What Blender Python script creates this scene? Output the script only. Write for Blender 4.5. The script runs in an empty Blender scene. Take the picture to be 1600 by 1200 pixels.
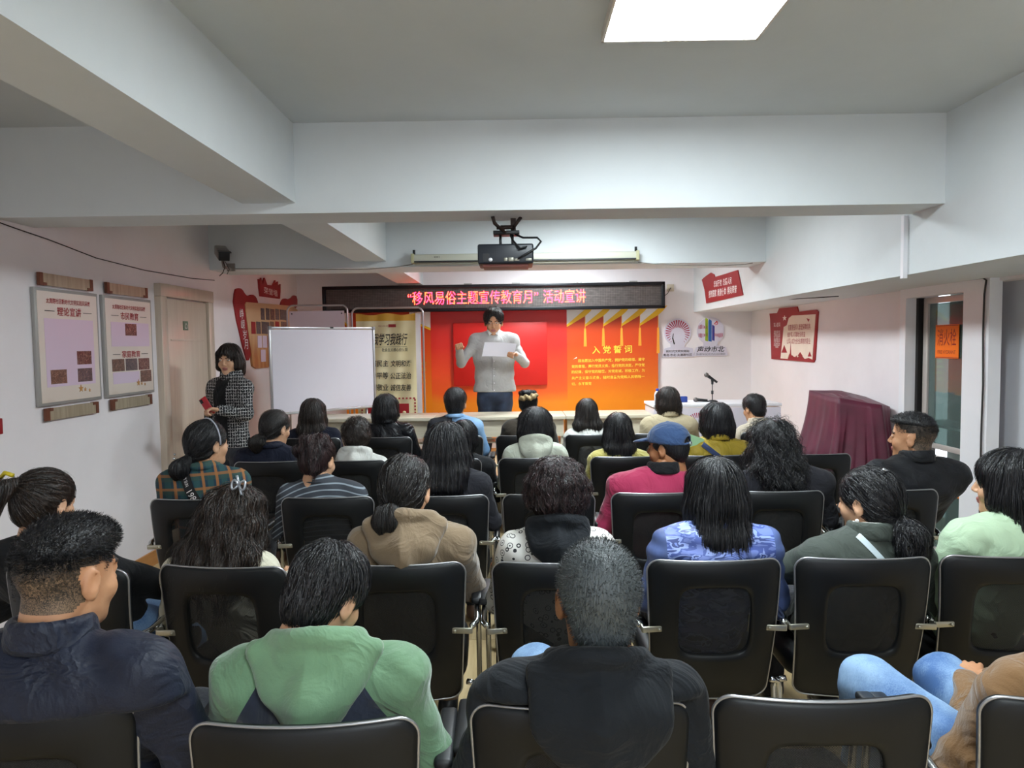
import bpy, bmesh, math, random
import numpy as np
from mathutils import Vector, Matrix, Euler
from mathutils.bvhtree import BVHTree

SC = bpy.context.scene
COL = SC.collection
random.seed(7)
RNG = np.random.default_rng(11)
PI = math.pi

# ------------------------------------------------------------------ camera, world, exposure
EYE = Vector((0.0, 0.0, 1.65))
FOC = 1100.0                                  # focal length in pixels of the 1600 px frame
cam_d = bpy.data.cameras.new('camera')
cam_d.sensor_width = 36.0
cam_d.lens = FOC / 1600.0 * 36.0
cam = bpy.data.objects.new('camera', cam_d)
COL.objects.link(cam)
CAM_R = (Matrix.Rotation(0.0045, 3, 'Z') @ Matrix.Rotation(math.radians(90) - math.atan(63 / FOC), 3, 'X')
         @ Matrix.Rotation(-0.0145, 3, 'Z'))
cam.matrix_world = Matrix.Translation(EYE) @ CAM_R.to_4x4()
cam_d.clip_start = 0.05
SC.camera = cam

world = bpy.data.worlds.new('world')
SC.world = world
world.use_nodes = True
world.node_tree.nodes['Background'].inputs[0].default_value = (0.62, 0.66, 0.72, 1)
world.node_tree.nodes['Background'].inputs[1].default_value = 2.2
SC.view_settings.view_transform = 'Standard'
SC.view_settings.look = 'None'
SC.view_settings.gamma = 1.0
SC.view_settings.use_curve_mapping = False
SC.view_settings.exposure = 0.78
PANEL_POWER = 42.0        # emission of the ceiling panels
LED_POWER = 9.0


def at(px, py, Y):
    """point at depth Y that stands where the photograph shows (px, py)"""
    d = CAM_R @ Vector(((px - 800.0) / FOC, (600.0 - py) / FOC, -1.0))
    return EYE + d * (Y / d.y)


def on_x(px, py, X):
    """point on the side plane x = X"""
    d = CAM_R @ Vector(((px - 800.0) / FOC, (600.0 - py) / FOC, -1.0))
    return EYE + d * (X / d.x)


# ------------------------------------------------------------------ materials
MATS = {}


def srgb(c):
    if isinstance(c, str):
        c = [int(c[i:i + 2], 16) / 255 for i in (0, 2, 4)]
    return tuple(x / 12.92 if x <= 0.04045 else ((x + 0.055) / 1.055) ** 2.4 for x in c[:3]) + (1,)


class N:
    """small wrapper for building a node tree"""

    def __init__(s, name):
        s.m = bpy.data.materials.new(name)
        s.m.use_nodes = True
        s.t = s.m.node_tree
        s.b = s.t.nodes['Principled BSDF']
        s.out = s.t.nodes['Material Output']

    def n(s, typ, ins=None, **kw):
        nd = s.t.nodes.new(typ)
        for k, v in kw.items():
            setattr(nd, k, v)
        for k, v in (ins or {}).items():
            if isinstance(v, bpy.types.NodeSocket):
                s.t.links.new(v, nd.inputs[k])
            else:
                nd.inputs[k].default_value = v
        return nd

    def math(s, op, a, b=None, clamp=False):
        ins = {0: a}
        if b is not None:
            ins[1] = b
        nd = s.n('ShaderNodeMath', ins, operation=op)
        nd.use_clamp = clamp
        return nd.outputs[0]

    def mix(s, f, a, b):
        nd = s.n('ShaderNodeMix', {0: f, 6: a, 7: b}, data_type='RGBA')
        return nd.outputs[2]

    def ramp(s, f, stops, interp='LINEAR'):
        nd = s.n('ShaderNodeValToRGB', {0: f})
        cr = nd.color_ramp
        cr.interpolation = interp
        while len(cr.elements) < len(stops):
            cr.elements.new(0.5)
        for e, (p, c) in zip(cr.elements, stops):
            e.position = p
            e.color = c
        return nd.outputs[0]

    def set(s, k, v):
        if isinstance(v, bpy.types.NodeSocket):
            s.t.links.new(v, s.b.inputs[k])
        else:
            s.b.inputs[k].default_value = v

    def obj(s):
        return s.n('ShaderNodeTexCoord').outputs['Object']

    def xyz(s, v):
        nd = s.n('ShaderNodeSeparateXYZ', {0: v})
        return nd.outputs

    def bump(s, h, strength=0.3, dist=0.01):
        nd = s.n('ShaderNodeBump', {'Height': h, 'Strength': strength, 'Distance': dist})
        s.t.links.new(nd.outputs[0], s.b.inputs['Normal'])


def mat(name, col, rough=0.6, metal=0.0, var=0.0, scale=8.0, bump=0.0, bscale=None, spec=None, sheen=0.0, emit=None, dist=0.004):
    if name in MATS:
        return MATS[name]
    k = N(name)
    c = srgb(col)
    k.set('Roughness', rough)
    k.set('Metallic', metal)
    if spec is not None:
        k.set('Specular IOR Level', spec)
    if sheen:
        k.set('Sheen Weight', sheen)
    co = k.obj()
    if var:
        no = k.n('ShaderNodeTexNoise', {'Vector': co, 'Scale': scale, 'Detail': 4.0, 'Roughness': 0.6})
        lo = tuple(max(0, x * (1 - var)) for x in c[:3]) + (1,)
        hi = tuple(min(1, x * (1 + var)) for x in c[:3]) + (1,)
        k.set('Base Color', k.ramp(no.outputs['Fac'], [(0.3, lo), (0.7, hi)]))
    else:
        k.set('Base Color', c)
    if bump:
        no = k.n('ShaderNodeTexNoise', {'Vector': co, 'Scale': bscale or scale, 'Detail': 4.0, 'Roughness': 0.6})
        k.bump(no.outputs['Fac'], bump, dist)
    if emit:
        k.set('Emission Color', c)
        k.set('Emission Strength', emit)
    MATS[name] = k.m
    return k.m


# ------------------------------------------------------------------ objects
def new_mesh(name, V, F, smooth=True):
    me = bpy.data.meshes.new(name)
    V = np.asarray(V, dtype=np.float32)
    if isinstance(F, np.ndarray):
        k = F.shape[1]
        flat = F.astype(np.int32).ravel()
        starts = np.arange(len(F), dtype=np.int32) * k
    else:
        ln = np.array([len(f) for f in F], dtype=np.int32)
        flat = np.array([i for f in F for i in f], dtype=np.int32)
        starts = np.concatenate([[0], np.cumsum(ln)[:-1]]).astype(np.int32)
    me.vertices.add(len(V))
    me.vertices.foreach_set('co', V.ravel())
    me.loops.add(len(flat))
    me.loops.foreach_set('vertex_index', flat)
    me.polygons.add(len(starts))
    me.polygons.foreach_set('loop_start', starts)
    me.update(calc_edges=True)
    me.polygons.foreach_set('use_smooth', np.full(len(starts), smooth))
    return me


def link(name, me, parent=None, mats=()):
    for m in mats:
        me.materials.append(m)
    o = bpy.data.objects.new(name, me)
    COL.objects.link(o)
    if parent is not None:
        o.parent = parent
    return o


def tag(o, label=None, cat=None, group=None, kind=None):
    for k, v in (('label', label), ('category', cat), ('group', group), ('kind', kind)):
        if v:
            o[k] = v
    return o


def thing(name, label, cat, loc=(0, 0, 0), rz=0.0, group=None):
    o = bpy.data.objects.new(name, None)
    o.empty_display_size = 0.1
    COL.objects.link(o)
    o.location = loc
    o.rotation_euler = (0, 0, rz)
    return tag(o, label, cat, group)


class MB:
    """collects simple solids; build() links them as one mesh object"""

    def __init__(s):
        s.V = []
        s.F = []
        s.S = []

    def add(s, V, F, smooth=False):
        o = len(s.V)
        s.V += [tuple(v) for v in V]
        s.F += [tuple(i + o for i in f) for f in F]
        s.S += [smooth] * len(F)
        return s

    def box(s, c, size, rot=None, bev=0.0):
        hx, hy, hz = [x / 2 for x in size]
        c = Vector(c)
        if bev <= 0:
            V = [Vector((x, y, z)) for x in (-hx, hx) for y in (-hy, hy) for z in (-hz, hz)]
            F = [(0, 1, 3, 2), (4, 6, 7, 5), (0, 4, 5, 1), (2, 3, 7, 6), (0, 2, 6, 4), (1, 5, 7, 3)]
        else:
            b = bmesh.new()
            bmesh.ops.create_cube(b, size=1.0)
            for v in b.verts:
                v.co = Vector((v.co.x * hx * 2, v.co.y * hy * 2, v.co.z * hz * 2))
            bmesh.ops.bevel(b, geom=b.edges[:] , offset=bev, segments=2, profile=0.5, affect='EDGES')
            b.verts.index_update()
            V = [v.co.copy() for v in b.verts]
            F = [tuple(v.index for v in f.verts) for f in b.faces]
            b.free()
        if rot is not None:
            V = [rot @ v for v in V]
        return s.add([v + c for v in V], F, bev > 0)

    def tube(s, pts, r, n=10, closed=False, caps=True):
        pts = [Vector(p) for p in pts]
        m = len(pts)
        rr = r if isinstance(r, (list, tuple)) else [r] * m
        V = []
        up = None
        for i, p in enumerate(pts):
            if closed:
                t = pts[(i + 1) % m] - pts[i - 1]
            else:
                t = pts[min(i + 1, m - 1)] - pts[max(i - 1, 0)]
            t.normalize()
            if up is None:
                up = t.orthogonal().normalized()
            up = (up - t * up.dot(t))
            if up.length < 1e-6:
                up = t.orthogonal()
            up.normalize()
            w = t.cross(up)
            for k in range(n):
                a = 2 * PI * k / n
                V.append(p + (up * math.cos(a) + w * math.sin(a)) * rr[i])
        F = []
        for i in range(m if closed else m - 1):
            j = (i + 1) % m
            for k in range(n):
                l = (k + 1) % n
                F.append((i * n + k, i * n + l, j * n + l, j * n + k))
        if caps and not closed:
            F.append(tuple(reversed(range(n))))
            F.append(tuple((m - 1) * n + k for k in range(n)))
        return s.add(V, F, True)

    def lathe(s, c, prof, n=24, axis='Z', rot=None):
        c = Vector(c)
        V = []
        for r, z in prof:
            for k in range(n):
                a = 2 * PI * k / n
                v = Vector((r * math.cos(a), r * math.sin(a), z))
                if axis == 'Y':
                    v = Vector((v.x, v.z, v.y))
                elif axis == 'X':
                    v = Vector((v.z, v.x, v.y))
                if rot is not None:
                    v = rot @ v
                V.append(v + c)
        F = []
        for i in range(len(prof) - 1):
            for k in range(n):
                l = (k + 1) % n
                F.append((i * n + k, i * n + l, (i + 1) * n + l, (i + 1) * n + k))
        F.append(tuple(reversed(range(n))))
        F.append(tuple((len(prof) - 1) * n + k for k in range(n)))
        return s.add(V, F, True)

    def prism(s, pts, depth, frame):
        """2D outline (list of (u, v)) extruded by depth; frame = (origin, u axis, v axis)"""
        o, u, v = [Vector(x) for x in frame]
        w = u.cross(v).normalized() * depth
        n = len(pts)
        A = [o + u * p[0] + v * p[1] for p in pts]
        from mathutils.geometry import tessellate_polygon
        tri = tessellate_polygon([[Vector((p[0], p[1], 0)) for p in pts]])
        V = A + [a + w for a in A]
        F = []
        area = sum(pts[i][0] * pts[(i + 1) % n][1] - pts[(i + 1) % n][0] * pts[i][1] for i in range(n))
        for a, b_, c in tri:
            pa, pb, pc = pts[a], pts[b_], pts[c]
            ccw = (pb[0] - pa[0]) * (pc[1] - pa[1]) - (pb[1] - pa[1]) * (pc[0] - pa[0]) > 0
            t = (a, b_, c) if ccw else (a, c, b_)
            F.append(tuple(i + n for i in t))
            F.append(tuple(reversed(t)))
        for i in range(n):
            j = (i + 1) % n
            F.append((i, j, j + n, i + n) if area > 0 else (j, i, i + n, j + n))
        return s.add(V, F, False)

    def build(s, name, m, parent=None, loc=None):
        V = [tuple(v) for v in s.V]
        if loc is not None:
            V = [(v[0] - loc[0], v[1] - loc[1], v[2] - loc[2]) for v in V]
        me = new_mesh(name, np.array(V), s.F, False)
        me.polygons.foreach_set('use_smooth', s.S)
        me.materials.append(m)
        o = link(name, me, parent)
        if loc is not None:
            o.location = loc
        return o


def text(body, name, m, parent, o, u, v, w=None, h=None, align='C', depth=0.0015, bold=0.0, shear=0.0, width_fit=True):
    """lettering whose box is centred at o (or starts there), running along u with v up; fitted to w x h metres"""
    cu = bpy.data.curves.new(name, 'FONT')
    cu.body = body
    cu.align_x = 'CENTER'
    cu.space_line = 1.0
    cu.resolution_u = 2
    cu.offset = bold
    cu.shear = shear
    ob = bpy.data.objects.new('tmp', cu)
    COL.objects.link(ob)
    dg = bpy.context.evaluated_depsgraph_get()
    dg.update()
    me = bpy.data.meshes.new_from_object(ob.evaluated_get(dg))
    bpy.data.objects.remove(ob)
    bpy.data.curves.remove(cu)
    n = len(me.vertices)
    co = np.empty(n * 3, dtype=np.float32)
    me.vertices.foreach_get('co', co)
    co = co.reshape(-1, 3)
    lo, hi = co.min(0), co.max(0)
    sz = hi - lo
    sy = (h / sz[1]) if h else None
    sx = (w / sz[0]) if w else None
    sx = sx or sy
    sy = sy or sx
    cx = (lo[0] + hi[0]) / 2 if align == 'C' else lo[0]
    cy = (lo[1] + hi[1]) / 2
    U, Vv = Vector(u).normalized(), Vector(v).normalized()
    W = U.cross(Vv)
    P = (np.array(o)[None] + np.outer((co[:, 0] - cx) * sx, np.array(U)) + np.outer((co[:, 1] - cy) * sy, np.array(Vv))
         + np.array(W)[None] * depth)
    me.vertices.foreach_set('co', P.astype(np.float32).ravel())
    me.update()
    me.materials.clear()
    ob = link(name, me, parent, [m])
    return ob


# ------------------------------------------------------------------ setting: materials
def plaster(name, col, rough=0.75, bump=0.12, stain=0.04):
    k = N(name)
    co = k.obj()
    a = k.n('ShaderNodeTexNoise', {'Vector': co, 'Scale': 1.3, 'Detail': 5.0, 'Roughness': 0.6})
    c = srgb(col)
    lo = tuple(x * (1 - stain * 1.6) for x in c[:3]) + (1,)
    k.set('Base Color', k.ramp(a.outputs['Fac'], [(0.32, lo), (0.62, c)]))
    b = k.n('ShaderNodeTexNoise', {'Vector': co, 'Scale': 26.0, 'Detail': 6.0, 'Roughness': 0.65})
    k.bump(b.outputs['Fac'], bump, 0.006)
    k.set('Roughness', rough)
    return k.m


M_WALL = plaster('wall_plaster', 'F0E9EB')
M_BEAM = plaster('beam_plaster', 'DCE0E2')
M_CEIL = plaster('ceiling_plaster', 'D1D5D6')


def wood(name, c1, c2, axis=1, rough=0.4, scale=1.0, planks=False):
    k = N(name)
    co = k.obj()
    sc = [14.0, 14.0, 14.0]
    sc[axis] = 0.9
    mp = k.n('ShaderNodeMapping', {'Vector': co, 'Scale': tuple(x * scale for x in sc)})
    a = k.n('ShaderNodeTexNoise', {'Vector': mp.outputs[0], 'Scale': 1.6, 'Detail': 6.0, 'Roughness': 0.65, 'Distortion': 0.6})
    k.set('Base Color', k.ramp(a.outputs['Fac'], [(0.28, srgb(c1)), (0.7, srgb(c2))]))
    k.set('Roughness', rough)
    k.bump(a.outputs['Fac'], 0.06, 0.003)
    return k.m


M_FLOOR = wood('floor_laminate', 'B59A6C', 'D6C096', 1, 0.32)
M_BASE = wood('skirting_wood', 'A8703C', 'C58C54', 1, 0.4)
M_TABLE = wood('pale_wood', 'CFC4AA', 'E2DAC6', 0, 0.28)
M_CHROME = mat('chrome', 'C9CBCD', 0.18, 1.0)
M_STEEL = mat('brushed_steel', 'B4B4B2', 0.35, 1.0)
M_BLACK = mat('black_plastic', '17181B', 0.45, var=0.1, scale=40)
M_WHITE = mat('white_paint', 'ECEBEF', 0.45, var=0.02, scale=5)
M_WIRE = mat('dark_wire', '25211F', 0.6)
M_GREYWIRE = mat('grey_wire', '8B8A84', 0.6)
M_RED = mat('red_board', '9C1C22', 0.5, var=0.06, scale=4)
M_CREAM = mat('cream_print', 'EBDCCB', 0.5, var=0.04, scale=6)
M_WTEXT = mat('white_lettering', 'F4ECEA', 0.5)
M_RTEXT = mat('red_lettering', 'A01D26', 0.5)
M_KTEXT = mat('black_lettering', '17130F', 0.5)
M_YTEXT = mat('yellow_lettering', 'FFE04A', 0.5)

XL, XR, YB = -2.79, 3.05, 9.1          # side walls and end wall
ZC, ZB = 2.84, 2.365                   # ceiling, underside of the cross beams
YF = -3.2                              # wall behind the camera


def slab(name, lo, hi, m, kind='structure', parent=None):
    c = [(a + b) / 2 for a, b in zip(lo, hi)]
    o = MB().box(c, [b - a for a, b in zip(lo, hi)]).build(name, m, parent)
    if parent is None:
        o['kind'] = kind
    return o


# floor: separate laminate boards near the aisle, one slab under them
slab('floor', (XL - .3, YF, -.12), (XR + .9, YB + .3, -.012), mat('floor_bed', '7F6A48', 0.8))
FL = bpy.data.objects['floor']
bx = MB().box((0, 0, -.006), (.1885, 1.196, .012))
bme = None
cnt = 0
fm = []
for i in range(33):
    x = XL + .095 + i * .19
    off = [0, .55, .22, .8][i % 4]
    for j in range(-3, 8):
        y = off + j * 1.2 + .3
        if y - .6 < YF + .3 or y + .6 > 9.0:
            continue
        if bme is None:
            o = bx.build('floorboard', M_FLOOR, FL)
            bme = o.data
        elif cnt < 290:
            o = bpy.data.objects.new('floorboard', bme)
            COL.objects.link(o)
            o.parent = FL
        else:
            fm.append((x, y))
            continue
        o.location = (x, y, 0)
        cnt += 1
fb = MB()
for x, y in fm:
    fb.box((x, y, -.006), (.1885, 1.196, .012))
if fm:
    o = fb.build('floorboards', M_FLOOR, FL)
    o['kind'] = 'stuff'

slab('ceiling', (XL - .3, YF, ZC), (XR + .9, YB + .3, ZC + .15), M_CEIL)
slab('wall_left', (XL - .2, YF, 0), (XL, YB + .2, ZC), M_WALL)
slab('wall_back', (XL, YB, 0), (XR + .2, YB + .2, ZC), M_WALL)
slab('wall_behind_camera', (XL - .2, YF - .2, 0), (-1.9, YF, ZC), M_WALL)
slab('wall_behind_camera_right', (2.4, YF - .2, 0), (XR + .9, YF, ZC), M_WALL)
slab('wall_behind_camera_sill', (-1.9, YF - .2, 0), (2.4, YF, .75), M_WALL)
slab('wall_behind_camera_header', (-1.9, YF - .2, 2.5), (2.4, YF, ZC), M_WALL)
wn = MB()  # added, unseen window: lets world light in as fill for beams and ceiling
for x in (-1.87, -.45, .95, 2.37):
    wn.box((x, YF - .1, 1.625), (.06, .06, 1.75))
for z in (.78, 2.47):
    wn.box((.25, YF - .1, z), (4.3, .06, .06))
wn.build('added_fill_window', M_WHITE)['kind'] = 'structure'
# right wall: a stretch up to the glazed door, the recess beyond it, header
slab('wall_right', (XR, 5.43, 0), (XR + .2, YB + .2, ZC), M_WALL)
slab('wall_right_recess', (XR + .1, YF, 0), (XR + .3, 4.68, ZC), mat('recess_shade_grey', 'BDBEC4', 0.6, var=.03, scale=3))  # shade on this set-back wall is put into its grey colour
slab('wall_right_closet', (XR + .55, 4.68, 0), (XR + .75, 5.6, ZC), M_WALL)
slab('wall_right_header', (XR, YF, 2.0), (XR + .6, 5.43, ZC), M_WALL)
# cross beams, long beam, right bulkhead
slab('trim_1', (XL, 3.82, ZB), (2.31, 4.14, ZC), M_BEAM)
slab('trim_2', (XL, 6.5, ZB), (2.31, 6.98, ZC), M_BEAM)
slab('trim_3', (-1.45, YF, 2.42), (-1.165, YB, ZC), M_BEAM)
slab('trim_4', (2.31, YF, 2.02), (XR, YB, ZC), M_BEAM)
# platform at the far end and skirtings
slab('trim_5', (XL, 6.6, 0), (XR, YB, .2), wood('platform_floor', 'C9B892', 'DCCDAA', 0, 0.35))
slab('baseboard_left', (XL, YF, 0), (XL + .015, 5.5, .11), M_BASE)
slab('baseboard_back', (XL, YB - .015, .2), (XR, YB, .3), M_BASE)
slab('baseboard_right', (XR - .015, 5.43, 0), (XR, 6.6, .1), M_BASE)
# white conduit strip down the bulkhead
slab('trim_6', (2.285, 4.17, 2.0), (2.31, 4.2, ZB), M_WHITE)


# ------------------------------------------------------------------ ceiling panels
def panel(x, y, label):
    t = thing('ceiling_light', label, 'light', (x, y, ZC - .04))
    f = MB()
    for sx, sy, lx, ly in ((-.295, 0, .01, .6), (.295, 0, .01, .6), (0, -.295, .6, .01), (0, .295, .6, .01)):
        f.box((sx, sy, .02), (lx, ly, .04))
    f.build('frame', mat('panel_frame', 'D9CFC4', 0.4, 0.3), t)
    k = MB().box((0, 0, .014), (.58, .58, .02))
    m = MATS.get('panel_glow')
    if m is None:
        m = mat('panel_glow', (0.93, 0.98, 1.0), 0.5, emit=PANEL_POWER)
    k.build('diffuser', m, t)
    return t


panel(.65, 2.48, 'square white light panel glowing on the ceiling of the nearest bay')
panel(.65, 5.35, 'square light panel between the two cross beams, hidden above them')
panel(.55, 7.95, 'square light panel over the platform, hidden above the far cross beam')
panel(.65, -.6, 'square light panel behind the viewer on the ceiling')
# ------------------------------------------------------------------ left door
def left_door():
    d = thing('door_1', None, None, (XL, 5.98, 0))
    d['kind'] = 'structure'
    mw = wood('door_laminate', 'C4B3A2', 'D2C3B2', 2, 0.28)
    y0, y1 = -.5, .46
    f = MB()
    f.box((.02, y0 + .05, 1.03), (.06, .1, 2.06), bev=.004)
    f.box((.02, y1 - .05, 1.03), (.06, .1, 2.06), bev=.004)
    f.box((.022, (y0 + y1) / 2, 2.11), (.064, y1 - y0, .1), bev=.004)
    f.build('door_frame', mw, d)
    p = MB().box((.012, -.02, 1.03), (.03, .74, 2.04), bev=.003)
    p.box((.03, -.02, 1.72), (.006, .6, .012))
    p.build('door_panel', mw, d)
    h = MB()
    h.tube([(.03, .26, 1.0), (.075, .26, 1.0), (.08, .15, 1.0)], .009)
    h.box((.03, .27, 1.0), (.008, .04, .18), bev=.003)
    h.build('door_handle', M_STEEL, d)
    s = MB().box((.03, -.06, 1.84), (.004, .085, .075)).build('door_sign', mat('green_sign', '5F7A63', .5), d)
    text('⌂', 'sign_mark', M_WTEXT, s, (.033, -.06, 1.84), (0, 1, 0), (0, 0, 1), h=.045)


left_door()


# ------------------------------------------------------------------ glazed door on the right
def glass_door():
    d = thing('door_2', None, None, (XR, 0, 0))
    d['kind'] = 'structure'
    # opening 4.72..5.41, frame 4.46..5.49
    f = MB()
    f.box((-.02, 4.59, 1.01), (.08, .26, 2.02))
    f.box((-.02, 5.45, 1.01), (.08, .08, 2.02))
    f.box((-.02, 5.065, 1.985), (.08, .69, .07))
    f.box((-.02, 5.065, .03), (.08, .69, .06))
    f.build('door_frame', M_WHITE, d)
    s = MB()
    for y in (4.75, 5.33):
        s.box((.06, y, .98), (.03, .055, 1.93), bev=.004)
    for z in (1.925, .08, .76, .85):
        s.box((.06, 5.04, z), (.03, .56, .045 if z > 1 else .04), bev=.004)
    s.build('sash', mat('sash_aluminium', 'C8BEB8', .35, .2), d)
    k = N('dark_glass')
    k.set('Base Color', srgb('6F8580'))
    k.set('Roughness', .04)
    k.set('Transmission Weight', .55)
    k.set('Specular IOR Level', .7)
    MB().box((.06, 5.04, 1.38), (.008, .5, 1.04)).build('pane', k.m, d)
    MB().box((.06, 5.04, .42), (.008, .5, .64)).build('pane', k.m, d)
    MB().box((.35, 5.1, 1.0), (.02, .82, 2.0)).build('cupboard_back', mat('teal_grey', '6B7A70', .7, var=.15, scale=3), d)  # back board in mottled teal grey behind the panes
    MB().box((.2, 5.1, 1.0), (.28, .8, .02)).build('shelf', M_WHITE, d)
    MB().box((.045, 5.395, .98), (.05, .035, 1.94)).build('gap_strip', mat('dark_gap', '15110F', .6), d)  # near-black strip drawn in as the dark gap between sash and frame
    MB().lathe((.035, 4.76, 1.3), [(.012, 0), (.012, .01), (.006, .012)], 12, 'X').build('latch', M_BLACK, d)


glass_door()
sg = thing('fire_hydrant_sticker', 'orange square sticker with dark red characters on the glass door', 'sign', (XR + .045, 5.06, 1.62))
MB().box((0, 0, 0), (.004, .27, .24)).build('plate', mat('orange_print', 'FF7A12', .45), sg)
MB().box((-.0025, 0, .114), (.001, .26, .004)).box((-.0025, 0, -.114), (.001, .26, .004)).build('border', M_RTEXT, sg)
text('消火栓', 'lettering', M_RTEXT, sg, (-.003, 0, .03), (0, -1, 0), (0, 0, 1), w=.22, h=.12, depth=.0)
text('FIRE HYDRANT', 'lettering', M_RTEXT, sg, (-.003, 0, -.075), (0, -1, 0), (0, 0, 1), w=.21, h=.026, depth=.0)
st = thing('orange_notice', 'small plain orange notice low on the glass door', 'sign', (XR + .045, 4.95, .62))
MB().box((0, 0, 0), (.004, .14, .2)).build('plate', mat('orange_notice_print', 'D67A22', .5, var=.1), st)

# cable clipped along the door frame
MB().tube([on_x(1425, 447, XR - .07), on_x(1480, 441, XR - .07), on_x(1536, 434, XR - .07), on_x(1541, 438, XR - .07),
           on_x(1538, 460, XR - .07), on_x(1536, 520, XR - .07), on_x(1536, 600, XR - .07), on_x(1533, 680, XR - .07),
           on_x(1531, 780, XR - .07), on_x(1530, 900, XR - .07)], .006, 8).build('cable', M_WIRE)
tag(bpy.data.objects['cable'], 'thick black cable running down the white frame of the glass door', 'cable')


# ------------------------------------------------------------------ outlines on walls
def frame_left(y, z):      # faces +x, u runs +y (right in the picture)
    return (Vector((XL + .012, y, z)), Vector((0, 1, 0)), Vector((0, 0, 1)))


def smooth_loop(pts, it=2):
    for _ in range(it):
        q = []
        for i, p in enumerate(pts):
            r = pts[(i + 1) % len(pts)]
            q.append((p[0] * .75 + r[0] * .25, p[1] * .75 + r[1] * .25))
            q.append((p[0] * .25 + r[0] * .75, p[1] * .25 + r[1] * .75))
        pts = q
    return pts


def photo_mat(name, hue, seed):
    k = N(name)
    co = k.obj()
    nd = k.n('ShaderNodeTexNoise', {'Vector': co, 'Scale': 9.0 + seed, 'Detail': 3.0})
    v = k.n('ShaderNodeTexVoronoi', {'Vector': k.n('ShaderNodeVectorMath', {0: co, 1: nd.outputs['Color']}, operation='ADD').outputs[0], 'Scale': 26.0 + seed}, feature='F1')
    z = k.xyz(co)[2]
    no = k.n('ShaderNodeTexNoise', {'Vector': co, 'Scale': 30.0, 'Detail': 4.0})
    a = k.ramp(v.outputs['Distance'], [(0.1, srgb('2A1E22')), (0.45, srgb(hue)), (0.8, srgb('C9A58F'))])
    k.set('Base Color', k.mix(no.outputs['Fac'], a, srgb('3A2C2E')))
    k.set('Roughness', .35)
    return k.m


PH = [photo_mat('snapshot_print_red', '7A2C30', 1), photo_mat('snapshot_print_brown', '8A5A44', 5), photo_mat('snapshot_print_blue', '4A4C66', 9)]


def poster_board(y0, y1, title, other, snaps, label, blank):
    zc, hh, w = 1.67, .70, y1 - y0
    t = thing('notice_poster', label, 'poster', (XL, (y0 + y1) / 2, zc))
    MB().box((.012, 0, 0), (.024, w, hh), bev=.004).build('frame', mat('grey_frame', 'A3A09C', .4, .2), t)
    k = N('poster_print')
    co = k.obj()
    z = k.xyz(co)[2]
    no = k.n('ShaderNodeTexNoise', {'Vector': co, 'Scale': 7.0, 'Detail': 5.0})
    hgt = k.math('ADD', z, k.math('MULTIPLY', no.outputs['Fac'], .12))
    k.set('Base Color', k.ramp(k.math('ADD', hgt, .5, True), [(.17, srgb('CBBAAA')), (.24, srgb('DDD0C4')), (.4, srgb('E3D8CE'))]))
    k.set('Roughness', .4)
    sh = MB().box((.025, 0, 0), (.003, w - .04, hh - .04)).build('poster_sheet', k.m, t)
    for (a, b, c, e) in blank:
        MB().box((.0275, (a + b) / 2, (c + e) / 2), (.001, b - a, e - c)).build('blank_panel', mat('lilac_print', 'DCC8DC', .35), sh)
    text('太清路社区新时代文明实践风采展', 'heading', M_RTEXT, sh, (.0275, 0, hh / 2 - .075), (0, 1, 0), (0, 0, 1), w=.43, h=.034, bold=.01)
    text(title, 'title', M_RTEXT, sh, (.0275, 0, hh / 2 - .135), (0, 1, 0), (0, 0, 1), w=.235, h=.055, bold=.012)
    MB().box((.028, -.185, hh / 2 - .135), (.001, .09, .004)).box((.028, .185, hh / 2 - .135), (.001, .09, .004)).build('rule', M_KTEXT, sh)
    if other:
        text(other, 'title', M_RTEXT, sh, (.0275, .0, -.055), (0, 1, 0), (0, 0, 1), w=.24, h=.05, bold=.012)
        MB().box((.028, -.185, -.055), (.001, .09, .004)).box((.028, .185, -.055), (.001, .09, .004)).build('rule', M_KTEXT, sh)
    for i, (yy, zz) in enumerate(snaps):
        MB().box((.028, yy, zz), (.002, .15, .085)).build('snapshot', PH[i % 3], sh)
    for i, r in enumerate((.026, .014, .012)):
        s = []
        for q in range(10):
            a = PI / 2 + q * PI / 5
            rr = r if q % 2 == 0 else r * .42
            s.append((rr * math.cos(a) * 1.0, rr * math.sin(a)))
        cc = Vector((.0275, .08 + i * .045, -hh / 2 + .085 - i * .008))
        MB().prism(s, .002, (cc, Vector((0, 1, 0)), Vector((0, 0, 1)))).build('star', mat('gold_star', 'C08A4A', .4), sh)
    mw = wood('slat_veneer', '8D7F6A', 'B3A58E', 2, .4, 1.4)
    for sgn in (1, -1):
        zz = sgn * (hh / 2 + .05)
        b = MB().box((.02, 0, zz), (.014, w - .16, .072)).build('wood_strip', mw, t)
        for yy in (-1, 1):
            c = MB().box((.02, yy * (w / 2 - .065), zz), (.02, .03, .075))
            c.box((.02, yy * (w / 2 - .095), zz - sgn * .0285), (.022, .03, .018))
            c.build('clip', mat('brown_clip', '6A3B26', .5), b)
    return t


poster_board(4.07, 4.69, '理论宣讲', None, [(.13, -.07), (-.13, -.18), (.13, -.18)],
             'left wall poster nearest the viewer with a large blank panel and three snapshots', [(-.24, .24, -.24, .17)])
poster_board(4.75, 5.38, '市民教育', '家庭教育', [(.01, .12), (-.17, -.13), (.0, -.13), (.17, -.13), (.19, -.22)],
             'left wall poster beside the door with two headings and five snapshots', [(-.24, .26, .0, .17), (-.24, .1, -.26, -.18)])

# red thing just entering the frame at the left edge
t = thing('red_notice_edge', 'small dark red notice at the left edge of the wall', 'sign', (XL, 3.68, 1.245))
MB().box((.008, 0, 0), (.016, .2, .085), bev=.003).build('plate', M_RED, t)

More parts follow.
